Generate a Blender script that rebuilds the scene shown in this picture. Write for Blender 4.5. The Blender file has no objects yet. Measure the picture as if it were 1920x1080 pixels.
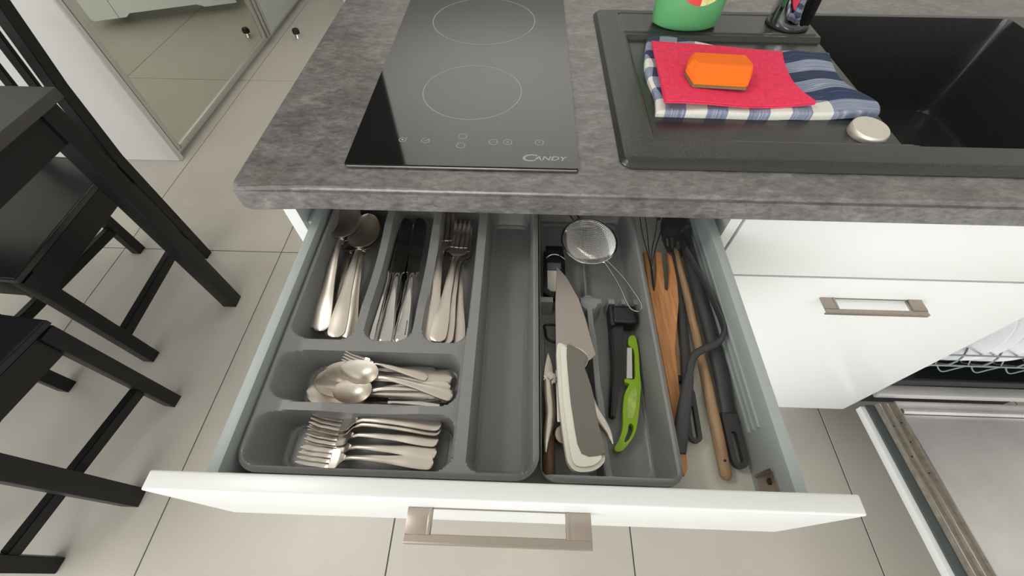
import bpy, bmesh, math, random
import numpy as np
from mathutils import Vector, Matrix

SC = bpy.context.scene
COL = SC.collection
random.seed(7)
PI = math.pi
ZT = 0.877                       # worktop surface above the floor

# ------------------------------------------------------------------ camera
cam_d = bpy.data.cameras.new('camera')
cam = bpy.data.objects.new('camera', cam_d)
COL.objects.link(cam)
Rr = [[0.9994963994787918, 0.03156861765420726, 0.0032202186779635646],
      [0.02771342646912856, -0.8189698869031437, -0.5731668957111814],
      [-0.015456824456259956, 0.5729674918573082, -0.8194323278053374]]
M = Matrix(((Rr[0][0], -Rr[1][0], -Rr[2][0], 0.34401),
            (Rr[0][1], -Rr[1][1], -Rr[2][1], -0.36809),
            (Rr[0][2], -Rr[1][2], -Rr[2][2], 1.21133),
            (0, 0, 0, 1)))
cam.matrix_world = M
cam_d.sensor_width = 36
cam_d.lens = 14.586
cam_d.clip_start = 0.02
SC.camera = cam

# ------------------------------------------------------------------ world, light, exposure
w = bpy.data.worlds.new('world'); SC.world = w
w.use_nodes = True
bg = w.node_tree.nodes['Background']
bg.inputs[0].default_value = (0.86, 0.93, 1.0, 1)
bg.inputs[1].default_value = 0.8


def area(name, loc, aim, sx, sy, power, col=(1, 1, 1)):
    d = bpy.data.lights.new(name, 'AREA')
    d.shape = 'RECTANGLE'; d.size = sx; d.size_y = sy
    d.energy = power; d.color = col
    o = bpy.data.objects.new(name, d); COL.objects.link(o)
    o.location = loc
    o.rotation_euler = (Vector(aim) - Vector(loc)).to_track_quat('-Z', 'Y').to_euler()
    return o


area('daylight_front_window', (-0.7, -5.05, 1.15), (-0.5, 0.5, 0.9), 2.8, 1.9, 190, (0.95, 0.98, 1.0))
area('side_fill', (-1.97, -1.7, 1.2), (0.0, -0.2, 0.4), 1.5, 1.8, 22, (0.97, 0.99, 1.0))  # added fill from the left, brightens the floor by the table
area('ceiling_lamp', (-1.0, 0.0, 2.56), (-0.8, 0.0, 0), 0.45, 0.45, 15, (1.0, 0.97, 0.92))
area('ceiling_fill', (0.2, 3.1, 1.45), (0.2, 3.0, 2.6), 2.6, 2.6, 52, (1.0, 0.98, 0.95))  # added upward fill, gives the hob a bright ceiling to reflect

SC.view_settings.view_transform = 'Standard'
SC.view_settings.look = 'None'
SC.view_settings.gamma = 1
SC.view_settings.use_curve_mapping = False
SC.view_settings.exposure = -0.36


# ------------------------------------------------------------------ helpers: materials
def s2l(c):
    return tuple(((x / 255) / 12.92 if x / 255 <= 0.04045 else ((x / 255 + 0.055) / 1.055) ** 2.4) for x in c)


def mat(name, rgb, rough=0.5, metal=0.0, spec=0.5, coat=0.0, ior=None, bump=None, noise=None, trans=0.0, aniso=0.0):
    """rgb is 0-255 sRGB. bump=(scale,strength). noise=(scale,amount) colour mottling, may be (scale,amount,(sx,sy,sz))."""
    m = bpy.data.materials.new(name); m.use_nodes = True
    nt = m.node_tree; b = nt.nodes['Principled BSDF']
    c = s2l(rgb)
    b.inputs['Base Color'].default_value = (*c, 1)
    b.inputs['Roughness'].default_value = rough
    b.inputs['Metallic'].default_value = metal
    b.inputs['Specular IOR Level'].default_value = spec
    b.inputs['Coat Weight'].default_value = coat
    b.inputs['Transmission Weight'].default_value = trans
    if aniso: b.inputs['Anisotropic'].default_value = aniso
    if ior: b.inputs['IOR'].default_value = ior
    tc = nt.nodes.new('ShaderNodeTexCoord')
    if noise:
        mp = nt.nodes.new('ShaderNodeMapping')
        mp.inputs['Scale'].default_value = noise[2] if len(noise) > 2 else (1, 1, 1)
        n = nt.nodes.new('ShaderNodeTexNoise'); n.inputs['Scale'].default_value = noise[0]; n.inputs['Detail'].default_value = 6
        r = nt.nodes.new('ShaderNodeMapRange')
        r.inputs['From Min'].default_value = 0.3; r.inputs['From Max'].default_value = 0.7
        r.inputs['To Min'].default_value = 1 - noise[1]; r.inputs['To Max'].default_value = 1 + noise[1]
        mx = nt.nodes.new('ShaderNodeVectorMath'); mx.operation = 'SCALE'
        mx.inputs[0].default_value = c
        nt.links.new(tc.outputs['Object'], mp.inputs['Vector'])
        nt.links.new(mp.outputs['Vector'], n.inputs['Vector'])
        nt.links.new(n.outputs['Fac'], r.inputs['Value'])
        nt.links.new(r.outputs['Result'], mx.inputs['Scale'])
        nt.links.new(mx.outputs['Vector'], b.inputs['Base Color'])
    if bump:
        n2 = nt.nodes.new('ShaderNodeTexNoise'); n2.inputs['Scale'].default_value = bump[0]; n2.inputs['Detail'].default_value = 4
        bp = nt.nodes.new('ShaderNodeBump'); bp.inputs['Strength'].default_value = bump[1]; bp.inputs['Distance'].default_value = 0.001
        nt.links.new(tc.outputs['Object'], n2.inputs['Vector'])
        nt.links.new(n2.outputs['Fac'], bp.inputs['Height'])
        nt.links.new(bp.outputs['Normal'], b.inputs['Normal'])
    return m


def mat_worktop():
    m = bpy.data.materials.new('slate_laminate'); m.use_nodes = True
    nt = m.node_tree; b = nt.nodes['Principled BSDF']
    tc = nt.nodes.new('ShaderNodeTexCoord')

    def noise(scale, sx, sy, sz, detail, dist=0.0):
        mp = nt.nodes.new('ShaderNodeMapping'); mp.inputs['Scale'].default_value = (sx, sy, sz)
        n = nt.nodes.new('ShaderNodeTexNoise'); n.inputs['Scale'].default_value = scale
        n.inputs['Detail'].default_value = detail; n.inputs['Distortion'].default_value = dist
        n.inputs['Roughness'].default_value = 0.65
        nt.links.new(tc.outputs['Object'], mp.inputs['Vector']); nt.links.new(mp.outputs['Vector'], n.inputs['Vector'])
        return n
    n1 = noise(20, 1.0, 1.5, 1.5, 9, 0.7)
    n2 = noise(150, 0.5, 1.0, 1.0, 6, 0.6)
    n3 = noise(5, 1, 1, 1, 3)
    r1 = nt.nodes.new('ShaderNodeValToRGB')
    e = r1.color_ramp.elements
    e[0].position = 0.25; e[0].color = (*s2l((86, 83, 82)), 1)
    e[1].position = 0.78; e[1].color = (*s2l((136, 132, 130)), 1)
    k = e.new(0.5); k.color = (*s2l((109, 105, 103)), 1)
    r2 = nt.nodes.new('ShaderNodeValToRGB')
    e = r2.color_ramp.elements
    e[0].position = 0.34; e[0].color = (0.60, 0.60, 0.61, 1)
    e[1].position = 0.66; e[1].color = (1.30, 1.29, 1.28, 1)
    r3 = nt.nodes.new('ShaderNodeValToRGB')
    e = r3.color_ramp.elements
    e[0].position = 0.4; e[0].color = (0.98, 1.0, 1.0, 1)
    e[1].position = 0.62; e[1].color = (1.03, 0.99, 0.965, 1)
    nt.links.new(n1.outputs['Fac'], r1.inputs['Fac'])
    nt.links.new(n2.outputs['Fac'], r2.inputs['Fac'])
    nt.links.new(n3.outputs['Fac'], r3.inputs['Fac'])
    a = nt.nodes.new('ShaderNodeVectorMath'); a.operation = 'MULTIPLY'
    c = nt.nodes.new('ShaderNodeVectorMath'); c.operation = 'MULTIPLY'
    nt.links.new(r1.outputs['Color'], a.inputs[0]); nt.links.new(r2.outputs['Color'], a.inputs[1])
    nt.links.new(a.outputs['Vector'], c.inputs[0]); nt.links.new(r3.outputs['Color'], c.inputs[1])
    nt.links.new(c.outputs['Vector'], b.inputs['Base Color'])
    b.inputs['Roughness'].default_value = 0.34
    b.inputs['Coat Weight'].default_value = 0.35; b.inputs['Coat Roughness'].default_value = 0.2
    bp = nt.nodes.new('ShaderNodeBump'); bp.inputs['Strength'].default_value = 0.25; bp.inputs['Distance'].default_value = 0.0006
    nt.links.new(n2.outputs['Fac'], bp.inputs['Height']); nt.links.new(bp.outputs['Normal'], b.inputs['Normal'])
    return m


def mat_gingham():
    m = bpy.data.materials.new('gingham_cotton'); m.use_nodes = True
    nt = m.node_tree; b = nt.nodes['Principled BSDF']
    uv = nt.nodes.new('ShaderNodeUVMap'); uv.uv_map = 'weave'
    sp = nt.nodes.new('ShaderNodeSeparateXYZ'); nt.links.new(uv.outputs['UV'], sp.inputs[0])

    def band(out, off, per):
        s = nt.nodes.new('ShaderNodeMath'); s.operation = 'SUBTRACT'; s.inputs[1].default_value = off
        d = nt.nodes.new('ShaderNodeMath'); d.operation = 'DIVIDE'; d.inputs[1].default_value = per
        f = nt.nodes.new('ShaderNodeMath'); f.operation = 'FRACT'
        l = nt.nodes.new('ShaderNodeMath'); l.operation = 'LESS_THAN'; l.inputs[1].default_value = 0.5
        nt.links.new(out, s.inputs[0]); nt.links.new(s.outputs[0], d.inputs[0]); nt.links.new(d.outputs[0], f.inputs[0]); nt.links.new(f.outputs[0], l.inputs[0])
        return l
    bx = band(sp.outputs['X'], 0.5365 - 0.57, 0.057); by = band(sp.outputs['Y'], 0.19 - 0.55, 0.055)
    ad = nt.nodes.new('ShaderNodeMath'); ad.operation = 'ADD'
    nt.links.new(bx.outputs[0], ad.inputs[0]); nt.links.new(by.outputs[0], ad.inputs[1])
    n = nt.nodes.new('ShaderNodeTexNoise'); n.inputs['Scale'].default_value = 900; n.inputs['Detail'].default_value = 1
    nt.links.new(uv.outputs['UV'], n.inputs['Vector'])
    n1 = nt.nodes.new('ShaderNodeMath'); n1.operation = 'MULTIPLY_ADD'; n1.inputs[1].default_value = 0.9; n1.inputs[2].default_value = -0.45
    nt.links.new(n.outputs['Fac'], n1.inputs[0])
    h = nt.nodes.new('ShaderNodeMath'); h.operation = 'MULTIPLY_ADD'; h.inputs[1].default_value = 0.5
    nt.links.new(ad.outputs[0], h.inputs[0]); nt.links.new(n1.outputs[0], h.inputs[2])
    r = nt.nodes.new('ShaderNodeValToRGB')
    e = r.color_ramp.elements
    e[0].position = 0.1; e[0].color = (*s2l((226, 224, 216)), 1)
    e[1].position = 0.95; e[1].color = (*s2l((40, 56, 86)), 1)
    k = e.new(0.5); k.color = (*s2l((134, 143, 168)), 1)
    nt.links.new(h.outputs[0], r.inputs['Fac']); nt.links.new(r.outputs['Color'], b.inputs['Base Color'])
    b.inputs['Roughness'].default_value = 0.9
    return m


def mat_wood(name, c1, c2, rough=0.5, scale=(40, 4, 40)):
    m = bpy.data.materials.new(name); m.use_nodes = True
    nt = m.node_tree; b = nt.nodes['Principled BSDF']
    tc = nt.nodes.new('ShaderNodeTexCoord'); mp = nt.nodes.new('ShaderNodeMapping'); mp.inputs['Scale'].default_value = scale
    n = nt.nodes.new('ShaderNodeTexNoise'); n.inputs['Scale'].default_value = 5; n.inputs['Detail'].default_value = 5
    r = nt.nodes.new('ShaderNodeValToRGB')
    r.color_ramp.elements[0].position = 0.32; r.color_ramp.elements[0].color = (*s2l(c1), 1)
    r.color_ramp.elements[1].position = 0.68; r.color_ramp.elements[1].color = (*s2l(c2), 1)
    nt.links.new(tc.outputs['Object'], mp.inputs['Vector']); nt.links.new(mp.outputs['Vector'], n.inputs['Vector'])
    nt.links.new(n.outputs['Fac'], r.inputs['Fac']); nt.links.new(r.outputs['Color'], b.inputs['Base Color'])
    b.inputs['Roughness'].default_value = rough
    return m


TILE = mat('floor_tile', (193, 187, 177), 0.33, noise=(3.0, 0.05), bump=(60, 0.03))
GROUT = mat('grout', (74, 70, 66), 0.9)
WALL = mat('wall_paint', (236, 234, 229), 0.9)
WALLG = mat('grey_wall_paint', (120, 117, 112), 0.9)
CEIL = mat('ceiling_paint', (244, 243, 240), 0.9)
DARKPANEL = mat('dark_panel', (38, 38, 38), 0.8)
WORK = mat_worktop()
GLOSSW = mat('white_foil', (225, 226, 224), 0.28)
WARDW = mat('wardrobe_white', (216, 215, 212), 0.2, noise=(3, 0.03))
PALE = mat('pale_grey_panel', (186, 194, 190), 0.3)
METALSIDE = mat('coated_steel', (166, 174, 172), 0.45)
BASEB = mat('drawer_base_board', (214, 213, 200), 0.5)
TRAYM = mat('grey_tray_plastic', (130, 130, 129), 0.34, bump=(900, 0.05))
STEEL = mat('stainless_steel', (214, 206, 196), 0.34, 1.0)
BLADE = mat('satin_blade_steel', (176, 166, 160), 0.42, 1.0)
POLISH = mat('polished_steel', (200, 198, 194), 0.09, 1.0)
SATIN = mat('satin_nickel', (172, 161, 151), 0.36, 1.0)
CHROME = mat('chrome', (225, 226, 228), 0.04, 1.0)
ALU = mat('aluminium', (208, 208, 205), 0.38, 1.0)
MIRROR = mat('mirror_glass', (214, 218, 206), 0.01, 1.0)
GLASSK = mat('black_ceramic_glass', (20, 21, 21), 0.05, 0.0, ior=1.95)
PRINT = mat('grey_print', (160, 160, 159), 0.5)
ENGR = mat('dark_engraving', (50, 48, 46), 0.6)
GRANITE = mat('black_granite_composite', (44, 45, 44), 0.27, noise=(400, 0.18), bump=(600, 0.06))
BLACKW = mat('black_stained_wood', (13, 14, 15), 0.42, spec=0.35, bump=(120, 0.06))
BLACKTOP = mat('black_table_foil', (62, 60, 61), 0.5)
BLACKSEAT = mat('black_seat_lacquer', (40, 40, 41), 0.3, bump=(90, 0.05))
NAVYSEAT = mat('navy_black_seat', (17, 19, 29), 0.55)
NYLON = mat('charcoal_nylon', (58, 58, 60), 0.5)
BLACKP = mat('black_plastic', (20, 20, 22), 0.3)
GREENP = mat('lime_green_plastic', (134, 172, 18), 0.35)
WHITEP = mat('ivory_plastic', (222, 220, 206), 0.38)
GREYRUB = mat('taupe_rubber', (108, 104, 96), 0.6)
GREYP = mat('grey_plastic', (90, 92, 93), 0.4)
FELT = mat('pink_felt', (236, 56, 92), 0.95, noise=(160, 0.12), bump=(500, 0.3))
SPONGE = mat('orange_foam', (250, 116, 22), 0.95, bump=(700, 0.35))
SCOUR = mat('scouring_pad', (126, 112, 76), 0.95, bump=(500, 0.6))
GING = mat_gingham()
SOAP = mat('green_detergent', (112, 190, 126), 0.32, trans=0.25, ior=1.36, coat=0.3)
CAPM = mat('bottle_cap', (228, 60, 50), 0.4)
LABR = mat('label_red', (222, 72, 66), 0.45)
LABY = mat('label_yellow', (226, 226, 150), 0.45, noise=(90, 0.2))
LABP = mat('label_pale_pink', (244, 160, 152), 0.45)
PORC = mat('white_porcelain', (226, 225, 228), 0.15)
RUBBER = mat('dark_rubber', (30, 31, 32), 0.6)
DWDARK = mat('dark_grey_plastic', (72, 78, 78), 0.5)
DWIN = mat('dishwasher_tub', (92, 98, 102), 0.3, 0.85)
DWSTEEL = mat('brushed_liner_steel', (228, 225, 224), 0.45, 0.75, noise=(9, 0.08))
DWTRIM = mat('stained_gasket_strip', (150, 141, 128), 0.5, 0.5, noise=(70, 0.22))
RACKM = mat('rack_wire', (150, 156, 158), 0.35, 0.4)
BEECH = mat_wood('beech', (186, 124, 74), (214, 154, 100), 0.55, (60, 5, 60))
PALEW = mat_wood('pale_wood', (150, 118, 86), (180, 150, 114), 0.6, (60, 5, 60))
WALNUT = mat_wood('brown_handle_wood', (94, 68, 50), (138, 104, 78), 0.5, (90, 8, 90))


# ------------------------------------------------------------------ helpers: mesh
def link(name, bm, m, parent=None, smooth=True, loc=None):
    me = bpy.data.meshes.new(name)
    bm.normal_update()
    bm.to_mesh(me); bm.free()
    me.materials.append(m)
    if smooth:
        for p in me.polygons: p.use_smooth = True
        try: me.set_sharp_from_angle(angle=math.radians(38))
        except Exception: pass
    o = bpy.data.objects.new(name, me); COL.objects.link(o)
    if parent: o.parent = parent
    if loc: o.location = loc
    return o


def tag(o, label, cat, group=None, kind=None):
    if label: o['label'] = label
    if cat: o['category'] = cat
    if group: o['group'] = group
    if kind: o['kind'] = kind
    return o


def thing(name, label, cat, loc=(0, 0, 0), rz=0, group=None):
    o = bpy.data.objects.new(name, None); COL.objects.link(o)
    o.location = loc; o.rotation_euler = (0, 0, rz); o.empty_display_size = 0.05
    return tag(o, label, cat, group)


def struct(name, bm, m, parent=None, smooth=False):
    o = link(name, bm, m, parent, smooth)
    if not parent: o['kind'] = 'structure'
    return o


def box(bm, x0, x1, y0, y1, z0, z1, bev=0.0, seg=2, rz=0.0, piv=None):
    c = [(x0, y0, z0), (x1, y0, z0), (x1, y1, z0), (x0, y1, z0), (x0, y0, z1), (x1, y0, z1), (x1, y1, z1), (x0, y1, z1)]
    t = bmesh.new()
    v = [t.verts.new(p) for p in c]
    for f in ((3, 2, 1, 0), (4, 5, 6, 7), (0, 1, 5, 4), (1, 2, 6, 5), (2, 3, 7, 6), (3, 0, 4, 7)): t.faces.new([v[i] for i in f])
    if bev: bmesh.ops.bevel(t, geom=t.edges[:], offset=bev, segments=seg, affect='EDGES', profile=0.6)
    if rz: bmesh.ops.rotate(t, verts=t.verts, cent=piv or (0, 0, 0), matrix=Matrix.Rotation(rz, 3, 'Z'))
    merge(bm, t)
    return bm


def merge(bm, t):
    mp = {}
    for v in t.verts: mp[v] = bm.verts.new(v.co)
    for f in t.faces:
        try: bm.faces.new([mp[v] for v in f.verts])
        except ValueError: pass
    t.free()


def beam(bm, p0, p1, wx, wy, w1=None, bev=0.002, up=(0, 1, 0)):
    """square bar from p0 to p1; wx across, wy along 'up'."""
    p0 = Vector(p0); p1 = Vector(p1); d = (p1 - p0).normalized()
    a = d.cross(Vector(up)).normalized(); b = a.cross(d).normalized()
    w1 = w1 or (wx, wy)
    t = bmesh.new(); vs = []
    for p, (ax, by) in ((p0, (wx, wy)), (p1, w1)):
        vs.append([t.verts.new(p + a * sx * ax / 2 + b * sy * by / 2) for sx, sy in ((-1, -1), (1, -1), (1, 1), (-1, 1))])
    t.faces.new(vs[0][::-1]); t.faces.new(vs[1])
    for i in range(4): t.faces.new([vs[0][i], vs[0][(i + 1) % 4], vs[1][(i + 1) % 4], vs[1][i]])
    bmesh.ops.recalc_face_normals(t, faces=t.faces)
    if bev: bmesh.ops.bevel(t, geom=t.edges[:], offset=bev, segments=2, affect='EDGES')
    merge(bm, t); return bm


def poly_beam(bm, pts, wx, wy, bev=0.0015):
    """bar of rectangular section through several points lying in one x plane (legs with a rake)."""
    t = bmesh.new(); rows = []
    n = len(pts)
    for p in pts:
        x, y, z = p
        rows.append([t.verts.new((x + sx * wx / 2, y + sy * wy / 2, z)) for sx, sy in ((-1, -1), (1, -1), (1, 1), (-1, 1))])
    t.faces.new(rows[0][::-1]); t.faces.new(rows[-1])
    for a, b in zip(rows, rows[1:]):
        for i in range(4): t.faces.new([a[i], a[(i + 1) % 4], b[(i + 1) % 4], b[i]])
    bmesh.ops.recalc_face_normals(t, faces=t.faces)
    if bev: bmesh.ops.bevel(t, geom=[e for e in t.edges if e.calc_face_angle(0) > 0.6], offset=bev, segments=2, affect='EDGES')
    merge(bm, t); return bm


def smooth_path(pts, n=6, closed=False):
    P = [Vector(p) for p in pts]; out = []
    N = len(P)
    rng = range(N if closed else N - 1)
    for i in rng:
        p0 = P[(i - 1) % N] if (closed or i > 0) else P[0]
        p1 = P[i]; p2 = P[(i + 1) % N]
        p3 = P[(i + 2) % N] if (closed or i + 2 < N) else P[-1]
        for k in range(n):
            t = k / n
            out.append(0.5 * ((2 * p1) + (p2 - p0) * t + (2 * p0 - 5 * p1 + 4 * p2 - p3) * t * t + (3 * p1 - p0 - 3 * p2 + p3) * t ** 3))
    if not closed: out.append(P[-1])
    return out


def tube(bm, pts, r, seg=10, closed=False, sx=1.0, sz=1.0, caps=True, up=(0, 0, 1)):
    """swept ellipse. r number or list. sx widens across, sz along 'up'."""
    P = [Vector(p) for p in pts]; n = len(P)
    rr = r if isinstance(r, (list, tuple)) else [r] * n
    rows = []
    for i, p in enumerate(P):
        a = P[(i - 1) % n] if (closed or i > 0) else P[i]
        b = P[(i + 1) % n] if (closed or i < n - 1) else P[i]
        d = (b - a).normalized()
        u = Vector(up)
        if abs(d.dot(u)) > 0.98: u = Vector((0, 1, 0))
        s = d.cross(u).normalized(); u = s.cross(d).normalized()
        q = rr[i]
        q1, q2 = q if isinstance(q, (tuple, list)) else (q * sx, q * sz)
        rows.append([bm.verts.new(p + s * math.cos(2 * PI * k / seg) * q1 + u * math.sin(2 * PI * k / seg) * q2) for k in range(seg)])
    m = n if closed else n - 1
    for i in range(m):
        A = rows[i]; B = rows[(i + 1) % n]
        for k in range(seg): bm.faces.new([A[k], A[(k + 1) % seg], B[(k + 1) % seg], B[k]])
    if caps and not closed:
        bm.faces.new(rows[0][::-1]); bm.faces.new(rows[-1])
    bmesh.ops.recalc_face_normals(bm, faces=bm.faces)
    return bm


def lathe(bm, prof, cx=0, cy=0, seg=40, ex=1.0, ey=1.0, bow=None):
    rows = []
    for r, z in prof:
        if r < 1e-6: rows.append([bm.verts.new((cx, cy, z))])
        else: rows.append([bm.verts.new((cx + r * ex * math.cos(2 * PI * k / seg), cy + r * ey * math.sin(2 * PI * k / seg), z)) for k in range(seg)])
    for A, B in zip(rows, rows[1:]):
        if len(A) == 1 and len(B) == 1: continue
        for k in range(seg):
            q = (k + 1) % seg
            if len(A) == 1: bm.faces.new([A[0], B[q], B[k]])
            elif len(B) == 1: bm.faces.new([A[k], A[q], B[0]])
            else: bm.faces.new([A[k], A[q], B[q], B[k]])
    bmesh.ops.recalc_face_normals(bm, faces=bm.faces)
    return bm


def prism(bm, outline, z0, z1, holes=(), bev=0.0, seg=2, zf=None):
    """flat plate from an outline (x, y) with holes, between z0 and z1. zf(x, y) adds a height."""
    t = bmesh.new(); edges = []
    for loop in [outline] + list(holes):
        vs = [t.verts.new((p[0], p[1], z0)) for p in loop]
        for a, b in zip(vs, vs[1:] + vs[:1]): edges.append(t.edges.new((a, b)))
    if holes:
        bmesh.ops.triangle_fill(t, edges=edges, use_beauty=True, use_dissolve=False, normal=(0, 0, 1))
    else:
        t.faces.new(list(t.verts))
    bmesh.ops.recalc_face_normals(t, faces=t.faces)
    if t.faces and t.faces[0].normal.z > 0:
        for f in t.faces: f.normal_flip()
    base = list(t.faces)
    r = bmesh.ops.extrude_face_region(t, geom=base, use_keep_orig=True)
    for v in [g for g in r['geom'] if isinstance(g, bmesh.types.BMVert)]: v.co.z = z1
    bmesh.ops.recalc_face_normals(t, faces=t.faces)
    if bev:
        es = [e for e in t.edges if len(e.link_faces) == 2 and e.calc_face_angle(0) > 0.9 and abs(e.verts[0].co.z - e.verts[1].co.z) < 1e-7]
        bmesh.ops.bevel(t, geom=es, offset=bev, segments=seg, affect='EDGES', clamp_overlap=True)
    if zf:
        for v in t.verts: v.co.z += zf(v.co.x, v.co.y)
    merge(bm, t); return bm


def rrect(x0, x1, y0, y1, r, n=6):
    out = []
    for cx, cy, a in ((x1 - r, y1 - r, 0), (x0 + r, y1 - r, 90), (x0 + r, y0 + r, 180), (x1 - r, y0 + r, 270)):
        for k in range(n + 1):
            t = math.radians(a + 90 * k / n); out.append((cx + r * math.cos(t), cy + r * math.sin(t)))
    return out


def sdf(X, Y, x0, x1, y0, y1, r):
    qx = np.abs(X - (x0 + x1) / 2) - (x1 - x0) / 2 + r
    qy = np.abs(Y - (y0 + y1) / 2) - (y1 - y0) / 2 + r
    return np.minimum(np.maximum(qx, qy), 0) + np.hypot(np.maximum(qx, 0), np.maximum(qy, 0)) - r


def sstep(t):
    t = np.clip(t, 0, 1); return t * t * (3 - 2 * t)


def height_mesh(name, xs, ys, Z, od, m, parent=None, skirt=None):
    """grid surface; od = distance to the outline, verts by the edge snap onto it; skirt = z to which the outer boundary is dropped."""
    nx, ny = len(xs), len(ys); st_ = xs[1] - xs[0]
    keep = od <= 0.75 * st_
    gx, gy = np.gradient(od, xs, ys); gn = np.maximum(np.hypot(gx, gy), 1e-6)
    mv = np.where(od > -0.75 * st_, od, 0)
    PX = xs[:, None] - mv * gx / gn; PY = ys[None, :] - mv * gy / gn
    idx = -np.ones((nx, ny), int); verts = []
    for i in range(nx):
        for j in range(ny):
            if keep[i, j]:
                idx[i, j] = len(verts); verts.append((float(PX[i, j]), float(PY[i, j]), float(Z[i, j])))
    faces = []
    for i in range(nx - 1):
        for j in range(ny - 1):
            q = (idx[i, j], idx[i + 1, j], idx[i + 1, j + 1], idx[i, j + 1])
            if min(q) >= 0: faces.append(q)
    bm = bmesh.new()
    vs = [bm.verts.new(v) for v in verts]
    for f in faces: bm.faces.new([vs[k] for k in f])
    loose = [v for v in bm.verts if not v.link_faces]
    if loose: bmesh.ops.delete(bm, geom=loose, context='VERTS')
    if skirt is not None:
        be = [e for e in bm.edges if len(e.link_faces) == 1]
        r = bmesh.ops.extrude_edge_only(bm, edges=be)
        for v in [g for g in r['geom'] if isinstance(g, bmesh.types.BMVert)]: v.co.z = skirt
        bmesh.ops.recalc_face_normals(bm, faces=bm.faces)
    return link(name, bm, m, parent)


def sheet(bm, rows, th):
    """rows: list of lists of Vector (top surface); makes a closed skin of thickness th below it."""
    n, k = len(rows), len(rows[0])
    T = [[bm.verts.new(p) for p in r] for r in rows]
    B = [[bm.verts.new(p - Vector((0, 0, th))) for p in r] for r in rows]
    for i in range(n - 1):
        for j in range(k - 1):
            bm.faces.new([T[i][j], T[i + 1][j], T[i + 1][j + 1], T[i][j + 1]])
            bm.faces.new([B[i][j], B[i][j + 1], B[i + 1][j + 1], B[i + 1][j]])
    for i in range(n - 1):
        bm.faces.new([T[i][0], B[i][0], B[i + 1][0], T[i + 1][0]])
        bm.faces.new([T[i][-1], T[i + 1][-1], B[i + 1][-1], B[i][-1]])
    for j in range(k - 1):
        bm.faces.new([T[0][j], T[0][j + 1], B[0][j + 1], B[0][j]])
        bm.faces.new([T[-1][j], B[-1][j], B[-1][j + 1], T[-1][j + 1]])
    bmesh.ops.recalc_face_normals(bm, faces=bm.faces)
    return bm


def lerp(tab, s):
    for (a, va), (b, vb) in zip(tab, tab[1:]):
        if s <= b:
            t = (s - a) / (b - a); t = t * t * (3 - 2 * t)
            return va + (vb - va) * t
    return tab[-1][1]


def dup(root, label=None, group=None, cat=None):
    r = root.copy(); COL.objects.link(r)
    if label: r['label'] = label
    if group: r['group'] = group
    if cat: r['category'] = cat
    for ch in list(root.children):
        c = ch.copy(); COL.objects.link(c); c.parent = r
        for g in list(ch.children):
            d = g.copy(); COL.objects.link(d); d.parent = c
    return r


def place(o, A, B, L, roll=0.0, pitch_up=(0, 0, 1)):
    """local x axis from handle end A to tip B; uniform scale to fit."""
    A = Vector(A); B = Vector(B); d = B - A; s = d.length / L; d.normalize()
    y = Vector(pitch_up).cross(d).normalized(); z = d.cross(y)
    if roll:
        q = Matrix.Rotation(roll, 3, d); y = q @ y; z = q @ z
    o.matrix_world = Matrix(((d.x * s, y.x * s, z.x * s, A.x), (d.y * s, y.y * s, z.y * s, A.y), (d.z * s, y.z * s, z.z * s, A.z), (0, 0, 0, 1)))
    return o


# ------------------------------------------------------------------ room shell
floor = struct('floor', box(bmesh.new(), -2.6, 2.6, -5.3, 5.9, -0.06, -0.0012), GROUT)
tile_me = None
for i in range(-4, 5):
    for j in range(-5, 5):
        x0 = -0.5562 + 0.6 * i; y0 = 0.6148 + 1.2 * j
        if x0 > 2.3 or x0 < -2.6 or y0 > 5.2: continue
        if tile_me is None:
            t = link('tile', box(bmesh.new(), 0.0015, 0.5985, 0.0015, 1.1985, -0.009, 0.0, 0.0008, 1), TILE, floor, False); tile_me = t.data
        else:
            t = bpy.data.objects.new('tile', tile_me); COL.objects.link(t); t.parent = floor
        t.location = (x0, y0, 0)
b = bmesh.new()
box(b, -2.14, -2.02, -5.1, -2.5, 0, 2.6); box(b, -2.14, -2.02, -0.9, 5.72, 0, 2.6)
box(b, -2.14, -2.02, -2.5, -0.9, 0, 0.15); box(b, -2.14, -2.02, -2.5, -0.9, 2.2, 2.6)
struct('wall_left', b, WALL)
b = bmesh.new()
for a in ((-2.5, -2.44, 0.15, 2.2), (-0.96, -0.9, 0.15, 2.2), (-2.44, -0.96, 0.15, 0.21), (-2.44, -0.96, 2.14, 2.2)):
    box(b, -2.11, -2.05, *a)
struct('fill_window', b, GLOSSW)  # unseen window, added to go with the side fill light
struct('baseboard_left', box(bmesh.new(), -2.02, -2.004, -0.88, 5.7, 0, 0.08, 0.002), GLOSSW)
struct('wall_right', box(bmesh.new(), 2.2, 2.32, -5.1, 5.72, 0, 2.6), WALL)
struct('ceiling', box(bmesh.new(), -2.14, 2.32, -5.22, 5.84, 2.6, 2.72), CEIL)


def wall_with_opening(name, y0, y1, wx0, wx1, wz0, wz1):
    b = bmesh.new()
    box(b, -2.02, wx0, y0, y1, 0, 2.6); box(b, wx1, 2.2, y0, y1, 0, 2.6)
    box(b, wx0, wx1, y0, y1, 0, wz0); box(b, wx0, wx1, y0, y1, wz1, 2.6)
    struct(name, b, WALL)
    f = bmesh.new(); ym = (y0 + y1) / 2; k = 0.03
    box(f, wx0, wx1, ym - k, ym + k, wz0, wz0 + 0.06); box(f, wx0, wx1, ym - k, ym + k, wz1 - 0.06, wz1)
    box(f, wx0, wx0 + 0.06, ym - k, ym + k, wz0, wz1); box(f, wx1 - 0.06, wx1, ym - k, ym + k, wz0, wz1)
    box(f, (wx0 + wx1) / 2 - 0.04, (wx0 + wx1) / 2 + 0.04, ym - k, ym + k, wz0, wz1)
    return f


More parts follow.
